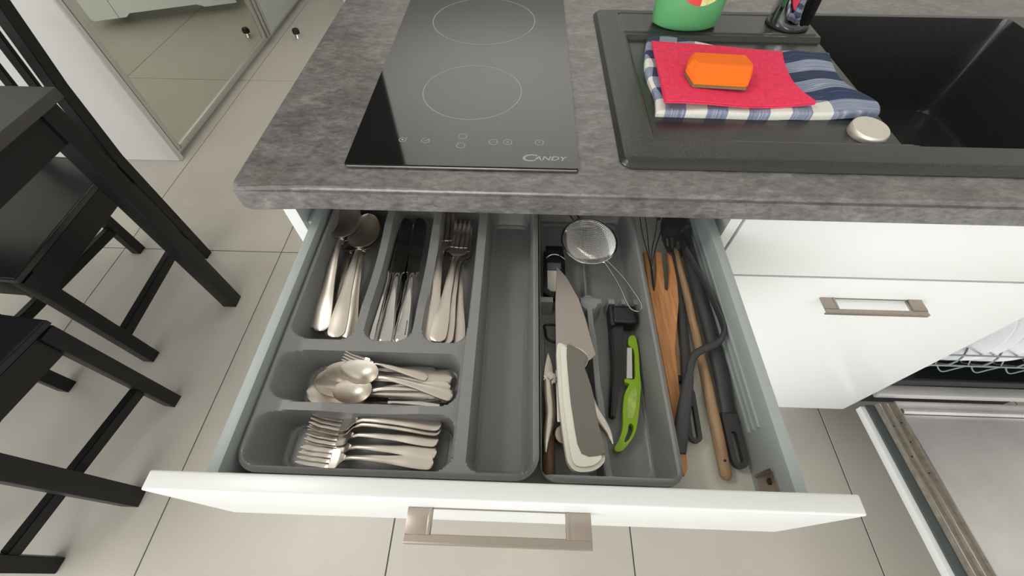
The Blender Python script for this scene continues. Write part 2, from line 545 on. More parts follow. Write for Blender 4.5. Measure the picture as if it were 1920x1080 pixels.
fr = wall_with_opening('wall_front', -5.22, -5.1, -1.98, 0.7, 0.12, 2.15)
struct('window_1', fr, GLOSSW)
struct('wall_back', box(bmesh.new(), -2.02, 2.2, 5.7, 5.82, 0, 2.6), WALL)
# unseen dark panel, added so its edge shows as a reflection in the hob
struct('reflection_panel', box(bmesh.new(), -1.17, -0.45, 1.9, 1.93, 1.35, 2.6), DARKPANEL)

# ------------------------------------------------------------------ wardrobe with mirror doors
wd = thing('sliding_wardrobe', 'white wardrobe with mirrored sliding door standing beyond the table', 'wardrobe', (-1.19, 1.128, 0))
link('side_panel', box(bmesh.new(), -0.60, 0, 0, 0.02, 0.001, 2.3, 0.001), WARDW, wd)
link('back_panel', box(bmesh.new(), -0.60, -0.58, 0.02, 2.4, 0.001, 2.3), WARDW, wd)
link('plinth', box(bmesh.new(), -0.58, -0.03, 0.02, 2.4, 0.001, 0.028), WARDW, wd)
link('roof_panel', box(bmesh.new(), -0.58, 0, 0.02, 2.4, 2.28, 2.3), WARDW, wd)
link('edge_trim', box(bmesh.new(), -0.006, 0.004, -0.002, 0.0, 0.001, 2.3), ALU, wd)
link('floor_track', box(bmesh.new(), -0.07, -0.004, 0.02, 2.4, 0.028, 0.036), ALU, wd)
dr = link('mirror_door', box(bmesh.new(), -0.022, -0.008, 0.05, 1.06, 0.05, 2.26), MIRROR, wd, False)
for nm, a in (('stile', (-0.026, 0.002, 0.022, 0.036, 0.038, 2.27)), ('stile', (-0.026, -0.003, 0.0365, 0.05, 0.038, 2.27)),
              ('stile', (-0.026, 0.002, 1.06, 1.085, 0.038, 2.27)), ('bottom_rail', (-0.026, 0.0, 0.05, 1.06, 0.038, 0.052)),
              ('top_rail', (-0.026, 0.0, 0.05, 1.06, 2.25, 2.27))):
    link(nm, box(bmesh.new(), *a, 0.002), ALU, dr)
d2 = link('plain_door', box(bmesh.new(), -0.008, 0.006, 1.13, 2.38, 0.042, 2.26), PALE, wd, False)
link('stile', box(bmesh.new(), -0.012, 0.012, 1.088, 1.108, 0.036, 2.27, 0.002), ALU, d2)
link('stile', box(bmesh.new(), -0.012, 0.018, 1.112, 1.132, 0.036, 2.27, 0.002), ALU, d2)

# white cupboard on the far side, seen only in the mirror
cb = thing('white_cupboard', 'white low cupboard with a notched lower edge reflected in the wardrobe mirror', 'cupboard', (-0.065, 2.375, 0), PI - math.atan2(0.32, 0.80))
for out in ([(0.0, 0.06), (0.012, 0.05), (0.147, 0.05), (0.147, 0.50), (0.0, 0.50)],
            [(0.150, 0.05), (0.19, 0.05), (0.215, 0.068), (0.60, 0.068), (0.64, 0.05), (0.83, 0.05), (0.83, 0.50), (0.150, 0.50)]):
    bb = bmesh.new(); prism(bb, out, -0.02, 0.0)
    bmesh.ops.rotate(bb, verts=bb.verts, cent=(0, 0, 0), matrix=Matrix.Rotation(PI / 2, 3, 'X'))
    link('front_board', bb, GLOSSW, cb, False)
link('body', box(bmesh.new(), 0.0, 0.83, -0.34, -0.0, 0.08, 0.70), GLOSSW, cb, False)
for x in (0.05, 0.78):
    link('foot', box(bmesh.new(), x, x + 0.04, -0.32, -0.28, 0.0005, 0.08), RUBBER, cb, False)
link('drawer_panel', box(bmesh.new(), 0.0, 0.235, 0.0, 0.02, 0.508, 0.70, 0.001), GLOSSW, cb, False)
link('drawer_panel', box(bmesh.new(), 0.239, 0.83, 0.0, 0.02, 0.508, 0.70, 0.001), GLOSSW, cb, False)

# small door stop on the floor
ds = thing('door_stop', 'small black and chrome door stop on the floor by the wardrobe', 'door stop', (-1.045, 2.30, 0.0))
link('chrome_base', lathe(bmesh.new(), [(0, 0.0005), (0.017, 0.0005), (0.017, 0.012), (0.012, 0.02), (0.012, 0.03), (0, 0.03)], seg=24), CHROME, ds)
link('rubber_cap', lathe(bmesh.new(), [(0, 0.03), (0.02, 0.03), (0.021, 0.045), (0.016, 0.055), (0, 0.056)], seg=24), RUBBER, ds)

# ------------------------------------------------------------------ kitchen: worktop
bm = bmesh.new()
prism(bm, [(0, 0), (2.15, 0), (2.15, 0.62), (0, 0.62)], ZT - 0.038, ZT,
      holes=[[(0.505, 0.085), (1.215, 0.085), (1.215, 0.478), (0.505, 0.478)]])
es = [e for e in bm.edges if abs(e.verts[0].co.y) < 1e-6 and abs(e.verts[1].co.y) < 1e-6 and abs(e.verts[0].co.z - e.verts[1].co.z) < 1e-6]
bmesh.ops.bevel(bm, geom=es, offset=0.006, segments=5, affect='EDGES')
wt = link('worktop', bm, WORK)
tag(wt, 'dark grey slate-look kitchen worktop over the white cabinets', 'worktop')

# base cabinet with the open drawer
bc = thing('drawer_cabinet', 'white base cabinet with its cutlery drawer pulled wide open', 'cabinet', (0, 0, 0))
body = bmesh.new()
box(body, 0.030, 0.047, 0.022, 0.58, 0.10, 0.837); box(body, 0.617, 0.632, 0.022, 0.58, 0.10, 0.837)
box(body, 0.047, 0.617, 0.022, 0.58, 0.10, 0.118); box(body, 0.047, 0.617, 0.565, 0.58, 0.118, 0.837)
box(body, 0.047, 0.617, 0.03, 0.56, 0.665, 0.68)
link('body', body, GLOSSW, bc, False)
link('runner', box(bmesh.new(), 0.047, 0.0635, 0.03, 0.50, 0.755, 0.79, 0.002), METALSIDE, bc)
link('runner', box(bmesh.new(), 0.6045, 0.617, 0.03, 0.50, 0.755, 0.79, 0.002), METALSIDE, bc)
link('lower_front', box(bmesh.new(), 0.035, 0.631, 0.003, 0.021, 0.15, 0.688, 0.0015), GLOSSW, bc)
link('plinth', box(bmesh.new(), 0.03, 0.632, 0.09, 0.105, 0.0005, 0.10), GLOSSW, bc)
dw = link('drawer', box(bmesh.new(), 0.07, 0.60, -0.302, 0.14, 0.729, 0.745), BASEB, bc)
link('drawer_front', box(bmesh.new(), 0.035, 0.631, -0.318, -0.302, 0.691, 0.833, 0.0022, 3), GLOSSW, dw)
sd = bmesh.new(); box(sd, 0.0665, 0.0785, -0.302, 0.14, 0.742, 0.81, 0.0022)
link('side_wall', sd, METALSIDE, dw)
sd = bmesh.new(); box(sd, 0.5925, 0.6045, -0.302, 0.14, 0.742, 0.81, 0.0022)
for z in (0.765, 0.775, 0.785):
    box(sd, 0.5905, 0.5935, -0.235, 0.14, z - 0.0022, z + 0.0022, 0.001)
link('side_wall', sd, METALSIDE, dw)
link('back_wall', box(bmesh.new(), 0.0785, 0.5925, 0.128, 0.14, 0.745, 0.81, 0.001), METALSIDE, dw)
bk = bmesh.new()
box(bk, 0.5908, 0.5926, -0.294, -0.274, 0.756, 0.788, 0.0006)
box(bk, 0.5892, 0.5910, -0.294, -0.2915, 0.756, 0.788); box(bk, 0.5892, 0.5910, -0.2765, -0.274, 0.756, 0.788)
link('front_bracket', bk, SATIN, dw)
b = lathe(bmesh.new(), [(0, 0), (0.0032, 0), (0.0030, 0.0012), (0, 0.0014)], seg=14)
bmesh.ops.rotate(b, verts=b.verts, cent=(0, 0, 0), matrix=Matrix.Rotation(-PI / 2, 3, 'Y'))
link('bracket_screw', b, RUBBER, dw).location = (0.5908, -0.284, 0.778)


def bar_handle(parent, x0, x1, yf, z, m=SATIN):
    """flat frame pull: raised pads at both ends, a bar with a rolled front lip between them."""
    b = bmesh.new()
    y0 = yf - 0.0275
    hole = [(x0 + 0.0225, yf - 0.0205), (x1 - 0.0225, yf - 0.0205), (x1 - 0.0225, yf - 0.001), (x0 + 0.0225, yf - 0.001)]
    outl = [(x0, y0), (x1, y0), (x1, yf), (x0, yf)]
    prism(b, outl, z - 0.0022, z, holes=[hole], bev=0.0007)
    box(b, x0, x1, y0 - 0.0012, y0 + 0.0012, z - 0.0065, z + 0.0004, 0.001)
    box(b, x0, x0 + 0.0225, y0 + 0.006, yf, z - 0.001, z + 0.0012, 0.001)
    box(b, x1 - 0.0225, x1, y0 + 0.006, yf, z - 0.001, z + 0.0012, 0.001)
    box(b, x0 + 0.019, x0 + 0.0225, yf - 0.0215, yf, z - 0.006, z + 0.0018, 0.0008)
    box(b, x1 - 0.0225, x1 - 0.019, yf - 0.0215, yf, z - 0.006, z + 0.0018, 0.0008)
    return link('handle', b, m, parent)


bar_handle(dw, 0.250, 0.4145, -0.318, 0.79)

# sink cabinet to the right
sk = thing('sink_cabinet', 'white glossy cabinet under the sink with fixed top strip and handled front', 'cabinet', (0, 0, 0))
body = bmesh.new()
box(body, 0.634, 0.65, 0.04, 0.58, 0.10, 0.70); box(body, 1.183, 1.199, 0.04, 0.58, 0.10, 0.70)
box(body, 0.65, 1.183, 0.04, 0.58, 0.10, 0.118)
link('body', body, GLOSSW, sk, False)
link('top_strip', box(bmesh.new(), 0.635, 1.199, 0.02, 0.038, 0.7085, 0.835, 0.0015), GLOSSW, sk)
df = link('front_panel', box(bmesh.new(), 0.635, 1.199, 0.02, 0.038, 0.147, 0.7045, 0.0015), GLOSSW, sk)
bar_handle(df, 0.832, 0.994, 0.02, 0.6535)
link('plinth', box(bmesh.new(), 0.633, 1.199, 0.10, 0.115, 0.0005, 0.10), GLOSSW, sk)

# ------------------------------------------------------------------ hob
hb = thing('ceramic_hob', 'narrow black glass hob with two ring marks let into the worktop', 'hob', (0, 0, ZT))
link('glass_plate', prism(bmesh.new(), rrect(0.126, 0.414, 0.040, 0.552, 0.004), 0.0006, 0.0052, bev=0.0012), GLASSK, hb)
link('seal', prism(bmesh.new(), rrect(0.128, 0.412, 0.042, 0.55, 0.003), 0.0, 0.001), RUBBER, hb)
link('front_trim', box(bmesh.new(), 0.129, 0.411, 0.0385, 0.0400, 0.0016, 0.0042, 0.0006), POLISH, hb)


def ring(bm, cx, cy, r, wd, z, seg=96, a0=0, a1=360, ey=1.0):
    prev = None
    n = int(seg * (a1 - a0) / 360)
    for k in range(n + 1):
        t = math.radians(a0 + (a1 - a0) * k / n)
        a = bm.verts.new((cx + (r - wd) * math.cos(t), cy + ey * (r - wd) * math.sin(t), z))
        b = bm.verts.new((cx + r * math.cos(t), cy + ey * r * math.sin(t), z))
        if prev: bm.faces.new([prev[0], prev[1], b, a])
        prev = (a, b)


def strokes(bm, segs, wd, z):
    for (xa, ya, xb, yb) in segs:
        d = Vector((xb - xa, yb - ya, 0)).normalized(); n = Vector((-d.y, d.x, 0)) * wd / 2
        p = [Vector((xa, ya, z)) - n, Vector((xb, yb, z)) - n, Vector((xb, yb, z)) + n, Vector((xa, ya, z)) + n]
        bm.faces.new([bm.verts.new(q) for q in p])


zp = 0.0053
for cx, cy, r in ((0.2695, 0.2085, 0.0715), (0.2705, 0.437, 0.09)):
    b = bmesh.new(); ring(b, cx, cy, r, 0.0012, zp); link('ring_mark', b, PRINT, hb, False)
icons = [((0.1894, 0.0905), 'lock'), ((0.2192, 0.0900), 'tick'), ((0.2663, 0.1002), 'o'), ((0.2656, 0.0810), 'o'),
         ((0.3066, 0.0896), '-'), ((0.3251, 0.0903), '+'), ((0.3656, 0.0906), 'i')]
for (ix, iy), k in icons:
    b = bmesh.new()
    if k == 'tick':
        ring(b, ix, iy, 0.0056, 0.0009, zp, 40, 100, 385)
        strokes(b, [(ix - 0.002, iy + 0.001, ix, iy - 0.001), (ix, iy - 0.001, ix + 0.0045, iy + 0.0035)], 0.0012, zp)
    elif k == 'lock':
        ring(b, ix, iy, 0.0048, 0.0009, zp, 40, 60, 400); ring(b, ix, iy, 0.0016, 0.0016, zp, 16)
        strokes(b, [(ix + 0.0035, iy + 0.003, ix + 0.0055, iy + 0.0055)], 0.0009, zp)
    else:
        ring(b, ix, iy, 0.0058, 0.0009, zp, 40)
        if k in '-+': strokes(b, [(ix - 0.0024, iy, ix + 0.0024, iy)], 0.0009, zp)
        if k == '+': strokes(b, [(ix, iy - 0.0024, ix, iy + 0.0024)], 0.0009, zp + 0.00005)
        if k == 'i': strokes(b, [(ix, iy - 0.001, ix, iy + 0.003)], 0.0009, zp)
    link('touch_key', b, PRINT, hb, False)


def text_mesh(name, s, size, m, parent, loc, shear=0.0, sx=1.0, rz=0.0, extrude=0.0):
    cu = bpy.data.curves.new(name, 'FONT'); cu.body = s; cu.size = size; cu.shear = shear; cu.extrude = extrude; cu.offset = size * 0.018
    o = bpy.data.objects.new(name, cu); COL.objects.link(o)
    dg = bpy.context.evaluated_depsgraph_get()
    me = bpy.data.meshes.new_from_object(o.evaluated_get(dg)); me.name = name
    bpy.data.objects.remove(o); bpy.data.curves.remove(cu)
    me.materials.clear(); me.materials.append(m)
    q = bpy.data.objects.new(name, me); COL.objects.link(q); q.parent = parent
    q.location = loc; q.scale = (sx, 1, 1); q.rotation_euler = (0, 0, rz)
    return q


text_mesh('brand_initial', 'C', 0.0185, PRINT, hb, (0.3425, 0.0535, zp), 0.15, 1.45)
text_mesh('brand_letters', 'ANDY', 0.0115, PRINT, hb, (0.3585, 0.0555, zp), 0.25, 1.22)

# ------------------------------------------------------------------ sink
xs = np.arange(0.4640, 1.264, 0.0022); ys = np.arange(0.0465, 0.492, 0.0022)
X, Y = np.meshgrid(xs, ys, indexing='ij')
outer = sdf(X, Y, 0.466, 1.26, 0.0485, 0.4885, 0.018)
Z = 0.886 - 0.006 * (1 - sstep(-outer / 0.006))
Z -= 0.0016 * sstep((0.012 + outer) / 0.003)                      # lowered outer lip with a bright line
d = sdf(X, Y, 0.5115, 0.90, 0.0985, 0.385, 0.008)
Z = np.minimum(Z, 0.886 - 0.0075 * sstep(-d / 0.005))            # drainer
l = sdf(X, Y, 0.507, 0.832, 0.3885, 0.462, 0.006)
Z = np.where(l < 0, 0.889 - 0.003 * (1 - sstep(-l / 0.003)), Z)   # tap ledge
g = sdf(X, Y, 0.5075, 0.842, 0.458, 0.468, 0.003)
Z = np.minimum(Z, 0.888 - 0.007 * sstep(-g / 0.003))             # groove behind the ledge
xl = np.where(Y > 0.155, 0.835 + 0.0, 0.842)
bd = np.maximum(sdf(X, Y, 0.836, 1.198, 0.097, 0.468, 0.014), 0)
inn = -sdf(X, Y, 0.836, 1.198, 0.097, 0.468, 0.014)
fl = np.maximum(sdf(X, Y, 0.862, 1.176, 0.117, 0.448, 0.03), 0)
t = np.clip(inn / (inn + fl + 1e-9), 0, 1) * (inn > 0)
depth = 0.155 * np.clip(t * 1.02, 0, 1) ** 0.8
Z = np.where(inn > 0, np.minimum(Z, 0.8775 - depth), Z)
snk = thing('granite_sink', 'black granite composite sink with ribbed drainer set into the worktop', 'sink', (0, 0, 0))
height_mesh('basin', xs, ys, Z, outer, GRANITE, snk, skirt=ZT + 0.0004)
lathe_b = lathe(bmesh.new(), [(0, 0.724), (0.042, 0.724), (0.044, 0.7265), (0.02, 0.728), (0, 0.728)], 1.02, 0.29, 32)
link('drain', lathe_b, POLISH, snk)
kb = thing('plug_knob', 'round satin steel plug knob on the sink edge in front of the towel', 'knob', (0.799, 0.129, 0.8785))
kbm = lathe(bmesh.new(), [(0, 0.0002), (0.0235, 0.0002), (0.0240, 0.003), (0.0235, 0.009), (0.0222, 0.0108), (0.0, 0.0112)], seg=40)
for v in kbm.verts:
    if v.co.z > 0.002: v.co.z += 0.06 * v.co.y
link('cap', kbm, mat('brushed_knob_steel', (222, 216, 204), 0.42, 0.7), kb)

# tap
tp = thing('kitchen_tap', 'chrome mixer tap on the sink ledge right of the green bottle', 'tap', (0.7925, 0.4275, 0.889))
link('tap_base', lathe(bmesh.new(), [(0, 0.001), (0.0325, 0.001), (0.0335, 0.003), (0.0335, 0.012), (0.0335, 0.15), (0.03, 0.165), (0, 0.17)], seg=48), CHROME, tp)
link('seal_ring', lathe(bmesh.new(), [(0.020, 0.0002), (0.0348, 0.0002), (0.0348, 0.0022), (0.020, 0.0022)], seg=40), RUBBER, tp)
link('spout', tube(bmesh.new(), smooth_path([(0, 0, 0.14), (0.03, -0.01, 0.18), (0.12, -0.03, 0.235), (0.20, -0.05, 0.245), (0.215, -0.052, 0.225)], 6), 0.014, 16), CHROME, tp)
link('lever', tube(bmesh.new(), [(0, 0, 0.165), (-0.005, 0.01, 0.19), (-0.02, 0.05, 0.225)], [0.012, 0.009, 0.006], 12), CHROME, tp)

# detergent bottle: elliptical, flaring slightly towards the shoulder
bt = thing('detergent_bottle', 'green translucent washing-up liquid bottle standing on the sink ledge', 'bottle', (0.6150, 0.4220, 0.889))
prof = [(0, 0.0005), (0.90, 0.0005), (0.97, 0.003), (1.0, 0.010), (1.02, 0.03), (1.03, 0.06), (1.05, 0.10), (1.0, 0.13), (0.75, 0.155), (0.35, 0.172), (0.26, 0.178), (0.26, 0.186), (0, 0.187)]
bm = bmesh.new(); lathe(bm, [(r * 0.056, z) for r, z in prof], seg=56, ey=0.60)
for v in bm.verts:
    if 0.015 < v.co.z < 0.03: v.co.xy *= 0.992
link('flask', bm, SOAP, bt)
link('lid', lathe(bmesh.new(), [(0, 0.186), (0.017, 0.186), (0.017, 0.20), (0.009, 0.205), (0.007, 0.222), (0, 0.223)], seg=28), CAPM, bt)


def flask_r(z):
    for (r0, z0), (r1, z1) in zip(prof[1:], prof[2:]):
        if z0 <= z <= z1: return (r0 + (r1 - r0) * (z - z0) / (z1 - z0)) * 0.056
    return 0.056


def label_patch(cx, cz, hx, hz, side, m, off=0.0004, z0=None, z1=None):
    b = bmesh.new(); n = 16; rows = []
    for i in range(n + 1):
        u = -1 + 2 * i / n
        if side < 0 and u > 0: break
        if side > 0 and u < 0: continue
        x = cx + hx * u; h = hz * math.sqrt(max(0, 1 - u * u)); row = []
        for j in range(9):
            zz = cz - h + 2 * h * j / 8
            if z0 is not None: zz = z0 + (z1 - z0) * j / 8
            r = flask_r(zz) + off
            row.append(b.verts.new((x, -0.60 * r * math.sqrt(max(0.0, 1 - (x / r) ** 2)) - 0.0002, zz)))
        rows.append(row)
    for A, B in zip(rows, rows[1:]):
        for j in range(8): b.faces.new([A[j], B[j], B[j + 1], A[j + 1]])
    return b


lb = link('label', label_patch(0.006, 0.070, 0.037, 0.031, -1, LABR), LABR, bt)
link('label', label_patch(0.006, 0.070, 0.037, 0.031, 1, LABY), LABY, bt)
link('label_stripe', label_patch(-0.012, 0, 0.014, 0.0, 0, LABP, 0.0009, 0.050, 0.0555), LABP, bt)

# ------------------------------------------------------------------ towel, felt cloth, sponge
def boundary_sheet(left, right, front, back, nu, nv, zf):
    """Coons patch: u along x, v along y, curves given as point lists."""
    def ev(c, t):
        P = smooth_path([(p[0], p[1], 0) for p in c], 12)
        k = t * (len(P) - 1); i = min(int(k), len(P) - 2); return P[i].lerp(P[i + 1], k - i)
    c00, c10, c01, c11 = (Vector((*front[0], 0)), Vector((*front[-1], 0)), Vector((*back[0], 0)), Vector((*back[-1], 0)))
    rows = []
    for i in range(nu + 1):
        u = i / nu; row = []
        for j in range(nv + 1):
            v = j / nv
            p = ev(front, u) * (1 - v) + ev(back, u) * v + ev(left, v) * (1 - u) + ev(right, v) * u
            p -= c00 * (1 - u) * (1 - v) + c10 * u * (1 - v) + c01 * (1 - u) * v + c11 * u * v
            row.append(Vector((p.x, p.y, zf(u, v, p))))
        rows.append(row)
    return rows


def tow_z(u, v, p):
    z = 0.8885 + 0.0012 * math.sin(38 * p.y + 9 * p.x) + 0.0010 * math.sin(60 * p.x + 20 * p.y)
    if u > 0.7: z += 0.003 * math.sin((u - 0.7) * 10) * (0.5 + 0.5 * math.sin(70 * p.y + 30 * p.x))
    e = min(u, 1 - u, v, 1 - v)
    return z - 0.0036 * (1 - min(1, e / 0.04)) ** 2


tw_rows = boundary_sheet(left=[(0.5255, 0.1590), (0.531, 0.20), (0.5275, 0.26), (0.533, 0.31), (0.545, 0.372)],
                         right=[(0.829, 0.166), (0.838, 0.19), (0.822, 0.225), (0.818, 0.27), (0.828, 0.332)],
                         front=[(0.5255, 0.1590), (0.60, 0.158), (0.68, 0.157), (0.77, 0.161), (0.829, 0.166)],
                         back=[(0.545, 0.372), (0.585, 0.379), (0.66, 0.345), (0.75, 0.331), (0.828, 0.332)], nu=90, nv=60, zf=tow_z)
bm = sheet(bmesh.new(), tw_rows, 0.0065)
uvl = bm.loops.layers.uv.new('weave')
for f in bm.faces:
    for lp in f.loops: lp[uvl].uv = ((0.776 if lp.vert.co.x > (0.735 if lp.vert.co.y > 0.19 else 0.768) else lp.vert.co.x) + 0.004 * math.sin(lp.vert.co.y * 60), max(lp.vert.co.y, 0.1665) - 0.06 * (lp.vert.co.x - 0.8) * (lp.vert.co.x > 0.72) + 0.003 * math.sin(lp.vert.co.x * 70))
tow = link('kitchen_towel', bm, GING)
tag(tow, 'folded blue and white checked tea towel lying on the sink drainer', 'towel')


def felt_z(u, v, p):
    return 0.8955 + 0.0022 * math.sin(1.2 + 5 * u) * (1 - v) + 0.001 * math.sin(30 * p.x + 22 * p.y)


for i, (dz, gx) in enumerate(((0.0, 0.0), (0.0027, 0.0015))):
    rows = boundary_sheet(left=[(0.5335 + gx, 0.1635), (0.5395, 0.25), (0.546, 0.3435)],
                          right=[(0.739, 0.171), (0.7255, 0.21), (0.729, 0.26), (0.7435, 0.3165)],
                          front=[(0.5335 + gx, 0.1635), (0.60, 0.164), (0.67, 0.166), (0.739, 0.171)],
                          back=[(0.546, 0.3435), (0.61, 0.333), (0.68, 0.322), (0.7435, 0.3165)], nu=40, nv=30,
                          zf=lambda u, v, p: felt_z(u, v, p) + dz * (1 - 0.9 * v ** 4))
    b = sheet(bmesh.new(), rows, 0.0022)
    if i == 0:
        fc = thing('felt_cloth', 'pinkish red felt wipe folded double on the checked towel', 'cloth', (0, 0, 0))
    link('fold', b, FELT, fc)

sp = thing('kitchen_sponge', 'orange faceted sponge with scouring base on the red cloth', 'sponge', (0.617, 0.2275, 0.8998), -0.05)
low = [(-0.039, -0.032), (0.034, -0.0335), (0.047, -0.004), (0.042, 0.028), (-0.036, 0.030), (-0.0445, 0.000)]
top = [(-0.033, -0.006), (0.041, -0.008), (0.0435, 0.000), (0.039, 0.024), (-0.033, 0.026), (-0.038, 0.006)]
b = bmesh.new()
A = [b.verts.new((x, y, 0.0040)) for x, y in low]
mid = [b.verts.new((x * 0.995, y * 0.995, 0.009)) for x, y in low]
T = [b.verts.new((x, y, 0.0205)) for x, y in top]
for P, Q in ((A, mid), (mid, T)):
    for i in range(6): b.faces.new([P[i], P[(i + 1) % 6], Q[(i + 1) % 6], Q[i]])
b.faces.new(T); b.faces.new(A[::-1])
bmesh.ops.recalc_face_normals(b, faces=b.faces)
bmesh.ops.bevel(b, geom=b.edges[:], offset=0.0014, segments=2, affect='EDGES')
link('foam', b, SPONGE, sp, False)
link('scouring_pad', prism(bmesh.new(), low, 0.0, 0.0040, bev=0.0008), SCOUR, sp)

# ------------------------------------------------------------------ cutlery trays
RIM = 0.800; FZ = 0.7535


def wells(X, Y, Z, comps):
    for (r0, f0, dz) in comps:
        inn = np.maximum(-sdf(X, Y, *r0), 0); ot = np.maximum(sdf(X, Y, *f0), 0)
        t = np.where(inn > 0, inn / (inn + ot + 1e-9), 0)
        prof = np.clip(1 - (1 - np.clip(t * 1.0, 0, 1)) ** 1.25, 0, 1)
        Z = np.minimum(Z, np.where(inn > 0, RIM - dz * prof, 9))
    return Z


xs = np.arange(0.0781, 0.3700, 0.0017); ys = np.arange(-0.2964, 0.1, 0.0017)
X, Y = np.meshgrid(xs, ys, indexing='ij')
out1 = sdf(X, Y, 0.0798, 0.3682, -0.2947, 0.0965, 0.024)
Z = np.full_like(X, RIM) - 0.004 * (1 - sstep(-out1 / 0.0045))


def sag(Z, cx, hw, y0, y1, dep, axis='x'):
    a, b = (X, Y) if axis == 'x' else (Y, X)
    m = (np.abs(a - cx) < hw)
    t = np.clip((b - y0) / (y1 - y0), 0, 1)
    return Z - m * dep * np.sin(PI * t) ** 0.8


Zb = sag(Z, 0.1615, 0.013, -0.145, 0.07, 0.016)
Zb = sag(Zb, 0.2290, 0.013, -0.145, 0.07, 0.016)
Zb = sag(Zb, -0.2290, 0.0065, 0.11, 0.28, 0.015, 'y')
D = RIM - FZ
crv = 0.006 * np.exp(-((Y + 0.155) / 0.03) ** 2)
Z = Zb
bigw = ((0.0850, 0.2865, -0.2890, 0.087, 0.018), (0.1010, 0.2855, -0.2880, 0.084, 0.016), 0.010)
comps = [((0.0865, 0.1570, -0.1520, 0.086, 0.016), (0.098, 0.151, -0.1450, 0.078, 0.012), D),
         ((0.1660, 0.2235, -0.1520, 0.086, 0.018), (0.1705, 0.2190, -0.1450, 0.078, 0.014), D),
         ((0.2335, 0.2875, -0.1520, 0.086, 0.018), (0.2375, 0.2835, -0.1450, 0.078, 0.014), D),
         ((0.2995, 0.3615, -0.2885, 0.086, 0.013), (0.3045, 0.3565, -0.2815, 0.068, 0.009), D),
         ((0.0865, 0.2835, -0.2245, -0.1650, 0.016), (0.106, 0.2780, -0.2200, -0.1690, 0.013), D),
         ((0.0865, 0.2845, -0.2885, -0.2335, 0.016), (0.104, 0.2790, -0.2830, -0.2380, 0.013), D), bigw]
Z = wells(X, Y, Z, comps)
for r in ((0.3065, 0.3545, -0.2795, 0.065, 0.008), (0.112, 0.2745, -0.2180, -0.1710, 0.010), (0.108, 0.2755, -0.2810, -0.2400, 0.010)):
    Z = np.where(sdf(X, Y, *r) < 0, Z - 0.0028 * sstep(-sdf(X, Y, *r) / 0.002), Z)
tr1 = height_mesh('cutlery_tray', xs, ys, Z, out1, TRAYM, None, skirt=0.788)
tag(tr1, 'grey plastic cutlery tray with six compartments filling the left of the drawer', 'tray')

xs = np.arange(0.3682, 0.5043, 0.0015); ys = np.arange(-0.2962, 0.1, 0.0015)
X, Y = np.meshgrid(xs, ys, indexing='ij')
out2 = sdf(X, Y, 0.3697, 0.5026, -0.2947, 0.0965, 0.016)
Z = np.full_like(X, RIM) - 0.004 * (1 - sstep(-out2 / 0.004))
Z = wells(X, Y, Z, [((0.3708, 0.4955, -0.2885, 0.086, 0.006), (0.3730, 0.4900, -0.2835, 0.078, 0.005), D)])
low = FZ


def ridge(Z, dist, half, top, soft=0.003):
    return np.maximum(Z, np.where(Z < top, low + (top - low) * sstep((half + soft - dist) / soft), Z))


inside = sdf(X, Y, 0.3708, 0.4955, -0.2885, 0.086, 0.006) < 0
Zr = Z.copy()
cy = np.abs(Y + 0.081); cxm = np.abs(X - (0.4325 - 0.02 * (Y + 0.08)))
n_ok = np.ones_like(X, bool)
for nx_ in (0.3925, 0.4520, 0.4685, 0.4830):
    n_ok &= np.abs(X - nx_) > 0.0042
comb = np.where(n_ok, cy, 1.0)
comb = np.where((X > 0.4045) & (X < 0.4215), 1.0, comb)
Zr = np.where(inside, ridge(Zr, comb, 0.0036, 0.778), Zr)
Zr = np.where(inside & (Y < -0.075), ridge(Zr, cxm, 0.0034, 0.777), Zr)
Zr = np.where(inside, ridge(Zr, np.hypot(X - 0.4325, Y + 0.083) - 0.006, 0.0045, 0.777, 0.006), Zr)
Zr = np.where(inside & (Y > -0.08), ridge(Zr, np.abs(X - 0.4325), 0.0012, 0.764, 0.0025), Zr)
Z = Zr
for r in ((0.377, 0.426, -0.2795, -0.090, 0.009), (0.440, 0.488, -0.2795, -0.090, 0.009), (0.377, 0.487, -0.072, 0.072, 0.009)):
    q = sdf(X, Y, *r)
    Z = np.where((q < 0) & (Z < FZ + 0.004), Z - 0.0018 * sstep(-q / 0.002), Z)
tr2 = height_mesh('utensil_tray', xs, ys, Z, out2, TRAYM, None, skirt=0.788)
tag(tr2, 'narrow grey plastic insert tray with notched ridge beside the cutlery tray', 'tray')


# ------------------------------------------------------------------ cutlery patterns (local x: handle end -> tip)
def handle_rows(L, s0, s1, wtab, ztab, n=22, k=7, dome=0.0012):
    rows = []
    for i in range(n + 1):
        s = s0 + (s1 - s0) * (i / n) ** (1.9 if s0 == 0 else 1.0)
        hw = lerp(wtab, s)
        if s < 0.045: hw *= math.sqrt(max(0.0, 1 - ((0.045 - s) / 0.045) ** 2)) * 0.98 + 0.02
        z = lerp(ztab, s)
        rows.append([Vector((s * L, -hw + 2 * hw * j / (k - 1), z + dome * (1 - (-1 + 2 * j / (k - 1)) ** 2))) for j in range(k)])
    return rows


